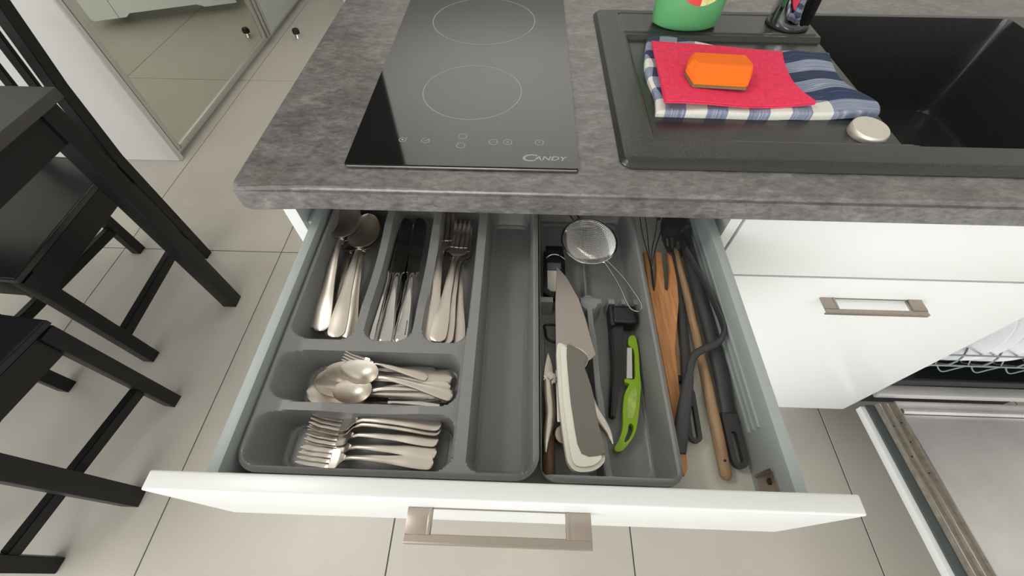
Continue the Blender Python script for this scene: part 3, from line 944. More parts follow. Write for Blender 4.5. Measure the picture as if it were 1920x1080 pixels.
def make_spoon(name, L, bw, hw):
    t = thing(name, 'x', 'spoon')
    wt_ = [(0, hw), (0.08, hw), (0.40, hw * 0.55), (0.60, hw * 0.34), (0.68, hw * 0.40)]
    zt_ = [(0, 0.000), (0.25, 0.003), (0.5, 0.005), (0.60, 0.004), (0.68, 0.000)]
    link('handle', sheet(bmesh.new(), handle_rows(L, 0, 0.68, wt_, zt_), 0.0018), STEEL, t)
    rows = []; n = 24; k = 13
    for i in range(n + 1):
        s = 0.675 + 0.325 * i / n
        u = (i / n) * 2 - 1
        w_ = bw * (max(0, 1 - u * u) ** 0.5) * (1.0 - 0.10 * u)
        if u < 0: w_ = max(w_, hw * 0.40)
        row = []
        for j in range(k):
            q = -1 + 2 * j / (k - 1)
            dp = 0.26 * bw * 2 * max(0, 1 - u * u) * (1 - q * q) ** 0.9
            row.append(Vector((s * L, w_ * q, 0.0 + 0.001 * (1 - u) - dp + 0.0015 * u * u)))
        rows.append(row)
    link('bowl', sheet(bmesh.new(), rows, 0.0013), STEEL, t)
    return t


def make_fork(name, L, hd, hw):
    t = thing(name, 'x', 'fork')
    wt_ = [(0, hw), (0.08, hw), (0.40, hw * 0.52), (0.60, hw * 0.33), (0.66, hw * 0.36), (0.74, hd)]
    zt_ = [(0, 0.0), (0.25, 0.003), (0.5, 0.0055), (0.60, 0.005), (0.72, -0.003), (0.76, -0.0045)]
    link('handle', sheet(bmesh.new(), handle_rows(L, 0, 0.66, wt_, zt_), 0.0018), STEEL, t)
    b = bmesh.new()
    rows = []
    wz = lambda s: lerp([(0.6, 0.005), (0.66, 0.0025), (0.72, -0.0030), (0.80, -0.0045), (0.9, -0.001), (1.0, 0.0065)], s)
    wh = lambda s: lerp([(0.655, hw * 0.36), (0.685, hw * 0.62), (0.735, hd), (0.80, hd * 1.02)], s)
    for i in range(13):
        s = 0.655 + 0.125 * i / 12
        rows.append([Vector((s * L, wh(s) * (-1 + 2 * j / 8), wz(s) - 0.0006 * (1 - (-1 + 2 * j / 8) ** 2))) for j in range(9)])
    sheet(b, rows, 0.0016)
    for k in range(4):
        c = hd * (-0.76 + 0.506 * k)
        rr = []
        for i in range(13):
            s = 0.779 + 0.221 * i / 12
            h = hd * 0.20 * (1 - 0.30 * (i / 12)) * (1 if i < 11 else (0.75 if i == 11 else 0.35))
            cc = c * (1 + 0.03 * (1 - i / 12))
            rr.append([Vector((s * L, cc - h + h * j, wz(s) + 0.0003 * (1 - abs(j - 1)))) for j in range(3)])
        sheet(b, rr, 0.0016)
    link('tines', b, STEEL, t)
    return t


def make_knife(name, L, bh=0.0095, engraved=False):
    t = thing(name, 'x', 'knife')
    b = bmesh.new()
    pts = []; rr = []
    for s, w_, h in ((0.0, 0.004, 0.002), (0.008, 0.0088, 0.0036), (0.03, 0.0105, 0.0042), (0.10, 0.0102, 0.0042), (0.25, 0.0078, 0.0038), (0.38, 0.0060, 0.0034), (0.46, 0.0056, 0.0033), (0.50, 0.0070, 0.0035), (0.515, 0.0072, 0.0034), (0.52, 0.006, 0.002)):
        pts.append((s * L, 0, 0.0)); rr.append((w_, h))
    tube(b, pts, rr, 14)
    h = link('handle', b, POLISH, t)
    if engraved:
        e = bmesh.new()
        x = 0.055
        for k in range(7):
            wd_ = (0.0026, 0.0018, 0.0030, 0.0015, 0.0026, 0.0022, 0.0018)[k]
            strokes(e, [(x * L, -0.0042, x * L + wd_, -0.0040)], 0.0011, 0.00405); x += (wd_ + 0.0007) / L
        link('engraved_mark', e, ENGR, h, False)
    o = [(0.515 * L, -0.0075), (0.56 * L, -bh * 0.95), (0.80 * L, -bh * 1.05), (0.93 * L, -bh * 0.9), (0.98 * L, -bh * 0.35), (1.0 * L, bh * 0.3), (0.985 * L, bh * 0.75), (0.90 * L, bh), (0.56 * L, bh * 0.85), (0.515 * L, 0.0065)]
    o = [(p.x, p.y) for p in smooth_path([(x, y, 0) for x, y in o], 4, True)]
    link('blade', prism(bmesh.new(), o, -0.0008, 0.0008, bev=0.0003, seg=1), POLISH, t)
    return t


def setl(o, label, group, cat=None):
    o['label'] = label; o['group'] = group
    if cat: o['category'] = cat
    return o


# tablespoons in the rear left compartment
SP = [((0.1340, -0.1475, 0.7865), (0.1277, 0.0514, 0.7855), 0.0, 'tablespoon lying uppermost across the pile in the rear left compartment'),
      ((0.1095, -0.1345, 0.7765), (0.1010, 0.0640, 0.7975), -0.12, 'tablespoon whose bowl shows behind the uppermost tablespoon'),
      ((0.0955, -0.1265, 0.7700), (0.1000, 0.0660, 0.7810), -0.1, 'tablespoon with the outermost handle beside the tray wall'),
      ((0.1160, -0.1320, 0.7600), (0.1000, 0.0640, 0.7620), 0.0, 'tablespoon with its handle end hidden under the uppermost tablespoon'),
      ((0.1360, -0.1340, 0.7600), (0.1240, 0.0600, 0.7740), 0.0, 'tablespoon with its handle end beside the divider of the knives')]
for i, (A, B, roll, lab) in enumerate(SP):
    o = make_spoon('tablespoon', 0.20, 0.0213, 0.0103) if i == 0 else dup(proto_sp)
    if i == 0: proto_sp = o
    place(o, A, B, 0.20, roll); setl(o, lab, 'tablespoons in the rear left compartment')

KN = [((0.1860, -0.1465, 0.7690), (0.1795, 0.0600, 0.7700), 0.05, 'table knife in the middle of the knife compartment, blade tip leftmost'),
      ((0.2062, -0.1455, 0.7690), (0.1990, 0.0610, 0.7700), 0.05, 'table knife beside the fork divider with a tiny engraved mark on its handle'),
      ((0.1740, -0.1440, 0.7660), (0.1720, 0.0600, 0.7640), 1.15, 'table knife standing on edge against the divider of the spoons'),
      ((0.1960, -0.1440, 0.7575), (0.1900, 0.0610, 0.7575), 0.0, 'table knife lying underneath between the two upper knives')]
for i, (A, B, roll, lab) in enumerate(KN):
    if i == 0: o = proto_kn = make_knife('table_knife', 0.205)
    elif i == 1: o = make_knife('table_knife', 0.205, engraved=True)
    else: o = dup(proto_kn)
    place(o, A, B, 0.205, roll); setl(o, lab, 'table knives in the rear middle compartment')

FK = [((0.2520, -0.1490, 0.7860), (0.2635, 0.0430, 0.7810), 0.0, 'table fork on top with its tines beside the empty compartment'),
      ((0.2425, -0.1480, 0.7800), (0.2365, 0.0640, 0.7760), 0.0, 'table fork with its head to the left, half under the worktop'),
      ((0.2590, -0.1475, 0.7780), (0.2655, 0.0420, 0.7740), 0.0, 'table fork nested directly under the uppermost table fork'),
      ((0.2730, -0.1460, 0.7690), (0.2620, 0.0420, 0.7660), 0.0, 'table fork with its handle end against the right compartment wall'),
      ((0.2645, -0.1400, 0.7590), (0.2480, 0.0560, 0.7600), 0.0, 'table fork at the bottom with only its handle end showing between others')]
for i, (A, B, roll, lab) in enumerate(FK):
    o = make_fork('table_fork', 0.20, 0.0130, 0.0100) if i == 0 else dup(proto_fk)
    if i == 0: proto_fk = o
    place(o, A, B, 0.20, roll); setl(o, lab, 'table forks in the rear right compartment')

TS = [((0.2765, -0.2090, 0.7765), (0.1560, -0.1880, 0.7965), 0.12, 'teaspoon lying highest on the pile with its bowl towards the rear'),
      ((0.2720, -0.1960, 0.7710), (0.1500, -0.2120, 0.7870), 0.0, 'teaspoon with its bowl lowest in front of the highest teaspoon'),
      ((0.2520, -0.1760, 0.7640), (0.1270, -0.1830, 0.7720), 0.25, 'teaspoon with its pale bowl showing at the rear of the pile'),
      ((0.2710, -0.1820, 0.7620), (0.1210, -0.1965, 0.7740), -0.1, 'teaspoon with a glossy bowl left of the two upper bowls'),
      ((0.2720, -0.2020, 0.7600), (0.1160, -0.2075, 0.7740), -0.35, 'teaspoon with the leftmost bowl, dark and tilted')]
for i, (A, B, roll, lab) in enumerate(TS):
    o = make_spoon('teaspoon', 0.135, 0.0155, 0.0072) if i == 0 else dup(proto_ts)
    if i == 0: proto_ts = o
    place(o, A, B, 0.135, roll)
    setl(o, lab, 'teaspoons in the middle front compartment')
o = make_fork('dessert_fork', 0.14, 0.0095, 0.0072)
place(o, (0.2450, -0.1860, 0.7710), (0.1510, -0.1710, 0.7860), 0.14)
tag(o, 'small fork with only its tine tips showing behind the highest teaspoon', 'fork')
o = make_knife('butter_knife', 0.15, 0.008)
place(o, (0.2620, -0.2120, 0.7615), (0.1480, -0.2105, 0.7600), 0.15)
tag(o, 'small knife lying at the front edge under the teaspoons', 'knife')

DF = [((0.2680, -0.2400, 0.7760), (0.1335, -0.2385, 0.7770), 0.30, 'dessert fork uppermost at the rear of the front compartment'),
      ((0.2675, -0.2435, 0.7715), (0.1315, -0.2415, 0.7725), 0.30, 'dessert fork nested under the rearmost dessert fork'),
      ((0.2655, -0.2530, 0.7670), (0.1290, -0.2510, 0.7680), 0.15, 'dessert fork third from the rear of the front compartment'),
      ((0.2650, -0.2650, 0.7650), (0.1290, -0.2620, 0.7650), 0.10, 'dessert fork second from the drawer front'),
      ((0.2640, -0.2760, 0.7700), (0.1290, -0.2740, 0.7720), 0.05, 'dessert fork nearest the drawer front')]
for i, (A, B, roll, lab) in enumerate(DF):
    o = make_fork('dessert_fork', 0.155, 0.0108, 0.0078) if i == 0 else dup(proto_df)
    if i == 0: proto_df = o
    place(o, A, B, 0.155, roll); setl(o, lab, 'dessert forks in the front compartment')

# ------------------------------------------------------------------ utensil tray contents
ck = thing('chef_knife', 'large chef knife with ivory and taupe handle lying along the utensil tray', 'knife', (0, 0, 0.789))
bl = [(0.3926, -0.0381), (0.3889, -0.0953), (0.388, -0.1500), (0.388, -0.158), (0.425, -0.168), (0.4325, -0.1610), (0.4290, -0.1445), (0.4245, -0.1165), (0.4177, -0.0866), (0.4042, -0.0547)]
link('blade', prism(bmesh.new(), bl, 0.0, 0.0018, bev=0.0004, seg=1), BLADE, ck)
hd = [(0.3890, -0.1533), (0.3885, -0.19), (0.3895, -0.2227), (0.3935, -0.266), (0.3965, -0.2785), (0.4025, -0.2840), (0.4125, -0.2845), (0.4225, -0.2815), (0.4305, -0.2735), (0.4290, -0.262), (0.425, -0.2378), (0.4235, -0.2104), (0.4196, -0.1905), (0.4172, -0.180), (0.4232, -0.1693), (0.4190, -0.1605), (0.4115, -0.1555), (0.4, -0.1535)]
hd = [(p.x, p.y) for p in smooth_path([(x, y, 0) for x, y in hd], 4, True)]
hk = link('handle', prism(bmesh.new(), hd, -0.0065, 0.0105, bev=0.0042, seg=4), WHITEP, ck)
ins = [(0.3985, -0.1565), (0.3985, -0.2), (0.4010, -0.235), (0.4075, -0.2700), (0.4308, -0.2690), (0.4298, -0.256), (0.4258, -0.2345), (0.4238, -0.2090), (0.4198, -0.1905), (0.4174, -0.1805), (0.4220, -0.1700), (0.4165, -0.1625), (0.4090, -0.1575)]
ins = [(p.x, p.y) for p in smooth_path([(x, y, 0) for x, y in ins], 3, True)]
link('grip_inlay', prism(bmesh.new(), ins, 0.0085, 0.0112, bev=0.0008), GREYRUB, hk)

st = thing('tea_strainer', 'round wire mesh tea strainer with a looped wire handle at the tray rear', 'strainer', (0.4365, 0.004, 0.7945))
link('rim', tube(bmesh.new(), [(0.0365 * math.cos(2 * PI * k / 48), 0.0395 * math.sin(2 * PI * k / 48), 0) for k in range(48)], 0.0014, 8, True), POLISH, st)
b = bmesh.new(); N = 46


def sz(x, y):
    r = math.hypot(x / 0.036, y / 0.039); return -0.017 * (max(0, 1 - r * r)) ** 0.7


for ax in (0, 1):
    for i in range(1, N):
        c = -1 + 2 * i / N
        h = math.sqrt(1 - c * c)
        P = []
        for k in range(13):
            q = -h + 2 * h * k / 12
            x, y = (0.036 * c, 0.039 * q) if ax == 0 else (0.036 * q, 0.039 * c)
            P.append((x, y, sz(x, y)))
        tube(b, P, 0.00026, 4, caps=False)
link('mesh_bowl', b, POLISH, st)['kind'] = 'stuff'
hp = [(0.016, -0.034, 0), (0.031, -0.066, -0.003), (0.041, -0.095, -0.0075), (0.047, -0.1025, -0.009), (0.054, -0.103, -0.009), (0.0575, -0.097, -0.008), (0.054, -0.086, -0.006), (0.038, -0.056, -0.003), (0.019, -0.032, 0)]
link('wire_handle', tube(bmesh.new(), smooth_path(hp, 5), 0.0009, 8), POLISH, st)
link('rest_hook', tube(bmesh.new(), smooth_path([(-0.018, 0.034, 0), (-0.026, 0.052, 0.002), (-0.020, 0.058, 0.003), (-0.010, 0.038, 0)], 5), 0.0009, 8), POLISH, st)

gr = thing('hand_slicer', 'black framed hand slicer with a curved steel edge under the strainer', 'slicer', (0, 0, 0.769))
fr_ = [(0.3775, 0.0015), (0.4045, 0.0015), (0.4055, -0.008), (0.4060, -0.060), (0.3960, -0.0745), (0.3880, -0.0745), (0.3765, -0.0660)]
hl = [(0.3818, -0.016), (0.4010, -0.016), (0.4010, -0.056), (0.3935, -0.066), (0.3885, -0.066), (0.3818, -0.060)]
link('frame', prism(bmesh.new(), fr_, -0.008, 0.004, holes=[hl], bev=0.0012), BLACKP, gr)
link('top_block', box(bmesh.new(), 0.3795, 0.4035, -0.006, 0.0055, 0.003, 0.012, 0.002), BLACKP, gr)
link('steel_edge', tube(bmesh.new(), smooth_path([(0.3805, -0.0115, 0.006), (0.388, -0.0095, 0.010), (0.396, -0.0098, 0.010), (0.4055, -0.0135, 0.006)], 5), 0.0012, 8), POLISH, gr)
link('white_insert', box(bmesh.new(), 0.3818, 0.4010, -0.060, -0.026, -0.007, -0.003, 0.0005), WHITEP, gr)
link('grey_insert', box(bmesh.new(), 0.3818, 0.4010, -0.026, -0.0145, -0.007, 0.001, 0.0008), GREYP, gr)

lp = [(0.3785, -0.1080, 0), (0.3730 + 0.006, -0.1165, 0), (0.3800, -0.1250, 0), (0.3870, -0.1305, 0), (0.3990, -0.1310, 0), (0.4040, -0.1200, 0), (0.3990, -0.1085, 0)]
sc_ = thing('kitchen_scissors', 'black looped scissor grip half hidden under the chef knife blade', 'scissors', (0, 0, 0.7600))
link('loop_grip', tube(bmesh.new(), smooth_path(lp, 6, True), 0.0017, 8, True), BLACKP, sc_)
link('shank', tube(bmesh.new(), [(0.401, -0.126, 0.0), (0.410, -0.16, 0.0), (0.417, -0.20, 0.0)], [(0.004, 0.0016)] * 3, 8), POLISH, sc_)

pk = thing('paring_knife', 'small paring knife with brown wooden handle at the tray edge', 'knife', (0, 0, 0.7625))
link('handle', tube(bmesh.new(), [(0.3800, -0.2865, 0), (0.3800, -0.2840, 0), (0.3800, -0.26, 0), (0.3812, -0.225, 0), (0.3812, -0.198, 0), (0.3812, -0.1965, 0)],
                    [(0.004, 0.004), (0.0062, 0.007), (0.0064, 0.0075), (0.0060, 0.0075), (0.0056, 0.0065), (0.004, 0.004)], 14), WALNUT, pk)
bl = [(0.3768, -0.1975), (0.3762, -0.176), (0.3772, -0.166), (0.3795, -0.155), (0.3812, -0.1475), (0.3838, -0.155), (0.3860, -0.165), (0.3866, -0.176), (0.3860, -0.1975)]
link('blade', prism(bmesh.new(), bl, -0.0007, 0.0007), STEEL, pk)

cs = thing('winged_corkscrew', 'steel winged corkscrew with two toothed levers beneath the chef knife', 'corkscrew', (0, 0, 0.7735))
for side, (px, py), path in ((-1, (0.3822, -0.1840), [(0.3795, -0.1850, 0.001), (0.3805, -0.200, 0.001), (0.3820, -0.222, 0.0), (0.3800, -0.236, 0.002), (0.3775, -0.250, 0.001), (0.3765, -0.262, -0.003)]),
                             (1, (0.4150, -0.1835), [(0.4185, -0.1850, 0.003), (0.4215, -0.200, 0.005), (0.4265, -0.218, 0.007), (0.4330, -0.230, 0.008), (0.4400, -0.242, 0.007), (0.4435, -0.2535, 0.004)])):
    lv = link('lever', tube(bmesh.new(), smooth_path(path, 5), [(0.0044 + 0.0014 * math.sin(PI * k / 25) - 0.0030 * (k / 25) ** 2, 0.0016) for k in range(26)], 10), STEEL, cs)
    g = bmesh.new()
    pts = []
    for k in range(24):
        a = 2 * PI * k / 24; r = 0.0080 if k % 2 else 0.0064
        pts.append((px + r * math.cos(a), py + r * math.sin(a)))
    prism(g, pts, -0.001, 0.002)
    link('gear', g, STEEL, lv)
    link('rivet', lathe(bmesh.new(), [(0, 0.005), (0.0028, 0.005), (0.0032, 0.002), (0.0032, 0.0)][::-1], px, py, 20), POLISH, lv)
link('frame_body', box(bmesh.new(), 0.3885, 0.4090, -0.232, -0.172, -0.006, -0.001, 0.002), STEEL, cs)
link('bottle_collar', lathe(bmesh.new(), [(0.0, -0.012), (0.0098, -0.012), (0.0105, -0.006), (0.0098, 0.0), (0.0, 0.001)], 0.3960, -0.2445, 28), SATIN, cs)

sh = thing('knife_sheath', 'black plastic knife sheath with a wide collar beside the green peeler', 'sheath', (0, 0, 0.757))
tp_ = bmesh.new()
rows = []
for (xa, xb, y, h) in ((0.4562, 0.4742, -0.100, 0.016), (0.4562, 0.4742, -0.114, 0.0165), (0.4540, 0.4690, -0.165, 0.015), (0.4460, 0.4545, -0.2205, 0.0115), (0.4475, 0.4530, -0.2235, 0.010)):
    rows.append([tp_.verts.new((x, y, z)) for x, z in ((xa, 0.001), (xb, 0.001), (xb - 0.0018, h), (xa + 0.0018, h))])
tp_.faces.new(rows[0]); tp_.faces.new(rows[-1][::-1])
for A, B in zip(rows, rows[1:]):
    for k in range(4): tp_.faces.new([A[k], A[(k + 1) % 4], B[(k + 1) % 4], B[k]])
bmesh.ops.recalc_face_normals(tp_, faces=tp_.faces)
bmesh.ops.bevel(tp_, geom=[e for e in tp_.edges if e.calc_face_angle(0) > 0.7], offset=0.0012, segments=2, affect='EDGES')
link('blade_cover', tp_, BLACKP, sh)
link('collar', box(bmesh.new(), 0.4595, 0.4890, -0.1125, -0.088, 0.0005, 0.024, 0.004, 3), BLACKP, sh)
link('collar_mouth', box(bmesh.new(), 0.4560, 0.4625, -0.1150, -0.086, 0.002, 0.022, 0.003, 3), RUBBER, sh)

pl = thing('vegetable_peeler', 'lime green vegetable peeler with steel blade lying in the utensil tray', 'peeler', (0, 0, 0.757))
po = [(0.4790, -0.1255), (0.4835, -0.1215), (0.4880, -0.1245), (0.4886, -0.1435), (0.4862, -0.1706), (0.4852, -0.186), (0.4818, -0.2022), (0.4775, -0.220), (0.4741, -0.2317), (0.4700, -0.241), (0.464, -0.2485), (0.4560, -0.2565), (0.4500, -0.2580), (0.4478, -0.2545), (0.4532, -0.2461), (0.4585, -0.2350), (0.4605, -0.2230), (0.4615, -0.2148), (0.4650, -0.1980), (0.4700, -0.1880), (0.4722, -0.1840), (0.4672, -0.1816), (0.4690, -0.1778), (0.4770, -0.1785), (0.4800, -0.1750), (0.4815, -0.1642), (0.4836, -0.1420), (0.4800, -0.1375), (0.4778, -0.1335)]
po = [(p.x, p.y) for p in smooth_path([(x, y, 0) for x, y in po], 3, True)]
ph = [(0.4690, -0.2290), (0.4705, -0.2330), (0.4670, -0.2410), (0.4615, -0.2475), (0.4590, -0.2470), (0.4635, -0.2380), (0.4660, -0.2300)]
ph = [(p.x, p.y) for p in smooth_path([(x, y, 0) for x, y in ph], 3, True)]
link('body', prism(bmesh.new(), po, 0.0, 0.0085, holes=[ph], bev=0.0014), GREENP, pl)
gi = [(0.4790, -0.1900), (0.4800, -0.1960), (0.4755, -0.2130), (0.4715, -0.2230), (0.4650, -0.2235), (0.4655, -0.2120), (0.4690, -0.1990), (0.4740, -0.1905)]
link('grip_pad', prism(bmesh.new(), gi, 0.0084, 0.0094, bev=0.0004), mat('pale_green_rubber', (160, 186, 84), 0.5, noise=(160, 0.2)), pl)
link('blade', prism(bmesh.new(), [(0.4755, -0.1385), (0.4812, -0.1385), (0.4765, -0.1774), (0.4700, -0.1774)], 0.007, 0.0088, bev=0.0004), POLISH, pl)

# ------------------------------------------------------------------ long utensils lying beside the trays
wf = thing('wooden_fork', 'beech wooden turner with slotted prongs leaning beside the utensil tray', 'wooden utensil', (0, 0, 0.763))
wo = [(0.5175, 0.012), (0.5155, -0.030), (0.5145, -0.089), (0.5150, -0.15), (0.5140, -0.21), (0.5100, -0.272), (0.5150, -0.2790), (0.5195, -0.272), (0.5235, -0.2291), (0.5285, -0.1809), (0.5330, -0.1363), (0.5425, -0.0999), (0.5505, -0.070), (0.5545, -0.0398), (0.5560, -0.010), (0.5560, 0.012)]
s1_ = [(0.5225, 0.011), (0.5190 + 0.009, 0.011), (0.5255, -0.020), (0.5235, -0.049), (0.5210, -0.0515), (0.5195, -0.048), (0.5205, -0.020)]
wo2 = [(0.5175, 0.012), (0.5155, -0.030), (0.5145, -0.089), (0.5150, -0.15), (0.5140, -0.21), (0.5105, -0.272), (0.5150, -0.2790), (0.5195, -0.272), (0.5235, -0.2291), (0.5285, -0.1809), (0.5330, -0.1363), (0.5425, -0.0999), (0.5505, -0.070), (0.5545, -0.0398), (0.5560, -0.010), (0.5560, 0.012), (0.5505, 0.012), (0.5480, -0.020),
       (0.5405, -0.051), (0.5380, -0.0535), (0.5360, -0.051), (0.5395, -0.020), (0.5420, 0.012),
       (0.5335, 0.012), (0.5300, -0.020), (0.5240, -0.048), (0.5215, -0.0505), (0.5195, -0.047), (0.5215, -0.020), (0.5235, 0.012)]
link('blade', prism(bmesh.new(), wo2, -0.003, 0.003, bev=0.0009), BEECH, wf)

ws = thing('wooden_spoon', 'pale wooden spoon handle running diagonally between the black nylon utensils', 'wooden utensil', (0, 0, 0.7555))
link('handle', tube(bmesh.new(), [(0.5605, -0.2795, 0), (0.5608, -0.2755, 0), (0.5625, -0.24, 0), (0.5650, -0.18, 0), (0.5668, -0.10, 0), (0.5662, -0.045, 0.003), (0.5645, 0.015, 0.006), (0.5640, 0.022, 0.007)],
                    [(0.0035, 0.002), (0.0062, 0.0045), (0.0066, 0.0058), (0.006, 0.0062), (0.0052, 0.006), (0.005, 0.0055), (0.0042, 0.0045), (0.001, 0.001)], 14), PALEW, ws)
link('hanging_hole', lathe(bmesh.new(), [(0, 0.0), (0.0016, 0.0), (0.0014, 0.0052), (0, 0.0053)], 0.5613, -0.262, 14), RUBBER, ws)


def loop_end(cx, cy, ang, wd_, ln, hole_w, hole_l):
    o = rrect(-wd_ / 2, wd_ / 2, 0, ln, wd_ / 2 - 1e-4, 8); h = rrect(-hole_w / 2, hole_w / 2, (wd_ - hole_w) / 2, (wd_ - hole_w) / 2 + hole_l, hole_w / 2 - 1e-4, 6)
    ca, sa = math.cos(ang), math.sin(ang)
    f = lambda P: [(cx + ca * x - sa * y, cy + sa * x + ca * y) for x, y in P]
    return f(o), f(h)


n1 = thing('nylon_spoon', 'charcoal nylon spoon with thick handle and loop end nearest the drawer side', 'kitchen utensil', (0, 0, 0.7575))
o_, h_ = loop_end(0.5768, -0.2690, -0.03, 0.0165, 0.062, 0.0062, 0.032)
link('loop_end', prism(bmesh.new(), o_, -0.0035, 0.0035, holes=[h_], bev=0.0014), NYLON, n1)
link('handle', tube(bmesh.new(), [(0.5780, -0.212, 0.002), (0.5795, -0.17, 0.006), (0.5795, -0.10, 0.009), (0.5775, -0.03, 0.010), (0.5755, 0.03, 0.010)],
                    [(0.0075, 0.0035), (0.0082, 0.0062), (0.0082, 0.0065), (0.0076, 0.006), (0.005, 0.004)], 14), NYLON, n1)

n2 = thing('pasta_server', 'charcoal nylon pasta server with slotted head at the back of the drawer', 'kitchen utensil', (0, 0, 0.7545))
o_, h_ = loop_end(0.5375, -0.2440, -0.06, 0.0145, 0.062, 0.0052, 0.036)
link('loop_end', prism(bmesh.new(), o_, -0.003, 0.003, holes=[h_], bev=0.0012), NYLON, n2)
link('handle', tube(bmesh.new(), [(0.5410, -0.186, 0.0), (0.5475, -0.145, 0.001), (0.5535, -0.0926, 0.002), (0.5570, -0.030, 0.004), (0.5585, 0.012, 0.007)],
                    [(0.0068, 0.003), (0.0065, 0.004), (0.0055, 0.004), (0.0045, 0.0035), (0.0042, 0.003)], 12), NYLON, n2)
hr = [(0.5535, 0.006), (0.5640, 0.004), (0.5760, 0.012), (0.5860, 0.030), (0.5885, 0.058), (0.5780, 0.080), (0.5600, 0.082), (0.5480, 0.060), (0.5460, 0.030)]
hr = [(p.x, p.y) for p in smooth_path([(x, y, 0) for x, y in hr], 3, True)]


def slot(cx, cy, a, wd_, ln):
    o, _ = loop_end(cx, cy, a, wd_, ln, wd_ * 0.3, ln * 0.3); return o


link('head', prism(bmesh.new(), hr, 0.006, 0.0085, holes=[slot(0.5535, 0.022, -0.1, 0.004, 0.018), slot(0.5605, 0.020, -0.12, 0.0045, 0.024), slot(0.5685, 0.019, -0.15, 0.005, 0.018), slot(0.5765, 0.050, -0.9, 0.006, 0.016)], bev=0.0006,
                   zf=lambda x, y: 0.012 * ((x - 0.567) / 0.02) ** 2 * 0.6 + 0.10 * max(0, y - 0.03)), NYLON, n2)
for k in range(4):
    cx = 0.5490 + 0.0115 * k
    link('tooth', tube(bmesh.new(), [(cx, 0.079 - 0.004 * abs(k - 1.5), 0.012), (cx, 0.088, 0.020), (cx, 0.088, 0.030)], [0.0026, 0.0024, 0.0014], 8), NYLON, n2)

ld = thing('bent_ladle', 'dark grey nylon tongs arm bent across the other utensils', 'kitchen utensil', (0, 0, 0.782))
link('arm', tube(bmesh.new(), smooth_path([(0.5667, 0.0008, 0.004), (0.5735, -0.031, 0.004), (0.5804, -0.0617, 0.004), (0.5855, -0.0950, 0.003), (0.5875, -0.1130, 0.002), (0.5865, -0.1240, 0.001), (0.5785, -0.1355, 0.0), (0.5640, -0.1430, -0.001), (0.5506, -0.150, -0.002), (0.5425, -0.160, -0.002), (0.5350, -0.180, -0.003)], 5),
                 [(0.0016 + 0.0028 * max(0, min(1, (k - 20) / 12)), 0.006 - 0.003 * max(0, min(1, (k - 20) / 12))) for k in range(51)], 12), NYLON, ld)
link('handle', tube(bmesh.new(), smooth_path([(0.5360, -0.177, -0.003), (0.5300, -0.195, -0.003), (0.5230, -0.2165, -0.004), (0.5150, -0.240, -0.005), (0.5095, -0.2570, -0.006), (0.5088, -0.2600, -0.006)], 5),
                    [(0.0052 + 0.0028 * math.sin(PI * min(1, k / 36)) if k < 24 else 0.0068 - 0.0012 * (k - 23) * (k > 23), 0.0034) for k in range(26)], 12), NYLON, ld)

br = thing('pastry_brush', 'short pale wooden brush handle with dark tip beside the wooden turner', 'brush', (0, 0, 0.7505))
link('handle', tube(bmesh.new(), [(0.5365, -0.168, 0), (0.5385, -0.150, 0), (0.5440, -0.100, 0), (0.5480, -0.06, 0)], [(0.0045, 0.0035), (0.0048, 0.004), (0.0048, 0.004), (0.004, 0.0035)], 12), PALEW, br)
link('tip', tube(bmesh.new(), [(0.5358, -0.174, 0), (0.5366, -0.167, 0)], [(0.0046, 0.0036), (0.0049, 0.0041)], 12), RUBBER, br)

wk = thing('wire_whisk', 'thin steel wire whisk lying across the prongs of the wooden turner', 'whisk', (0, 0, 0.770))
link('grip', tube(bmesh.new(), [(0.5212, -0.055, -0.004), (0.5212, -0.04, -0.001), (0.5215, -0.022, 0.002)], [0.0008, 0.0011, 0.0013], 10), BLACKP, wk)
for i, P in enumerate(([(0.5215, -0.024, 0.002), (0.5255, 0.006, 0.005), (0.5340, 0.035, 0.010), (0.5400, 0.065, 0.012), (0.5360, 0.085, 0.012), (0.5300, 0.088, 0.010)],
                       [(0.5215, -0.024, 0.002), (0.5215, 0.006, 0.005), (0.5225, 0.035, 0.010), (0.5235, 0.065, 0.012), (0.5265, 0.086, 0.012), (0.5300, 0.088, 0.010)],
                       [(0.5215, -0.024, 0.003), (0.5290, 0.006, 0.010), (0.5420, 0.040, 0.017), (0.5480, 0.070, 0.019), (0.5420, 0.088, 0.016)],
                       [(0.5215, -0.024, 0.001), (0.5195, 0.006, 0.003), (0.5170, 0.035, 0.006), (0.5180, 0.070, 0.008), (0.5260, 0.088, 0.009)])):
    link('wire', tube(bmesh.new(), smooth_path(P, 5), 0.00075, 8), POLISH, wk)

# ------------------------------------------------------------------ dishwasher
dwx0, dwx1 = 1.2035, 1.8
dsw = thing('dishwasher', 'built-in dishwasher with its steel-lined door folded open', 'dishwasher', (0, 0, 0))
tb = bmesh.new()
box(tb, dwx0 + 0.004, dwx0 + 0.022, 0.05, 0.575, 0.20, 0.835); box(tb, dwx1 - 0.022, dwx1 - 0.004, 0.05, 0.575, 0.20, 0.835)
box(tb, dwx0 + 0.022, dwx1 - 0.022, 0.05, 0.575, 0.20, 0.225); box(tb, dwx0 + 0.022, dwx1 - 0.022, 0.56, 0.575, 0.225, 0.835)
box(tb, dwx0 + 0.022, dwx1 - 0.022, 0.05, 0.56, 0.82, 0.835)
link('tub', tb, DWIN, dsw, False)
link('base', box(bmesh.new(), dwx0 + 0.01, dwx1 - 0.01, 0.10, 0.57, 0.0005, 0.199), RUBBER, dsw, False)
link('sill', box(bmesh.new(), dwx0 + 0.022, dwx1 - 0.022, 0.024, 0.05, 0.222, 0.244, 0.004), DWSTEEL, dsw)
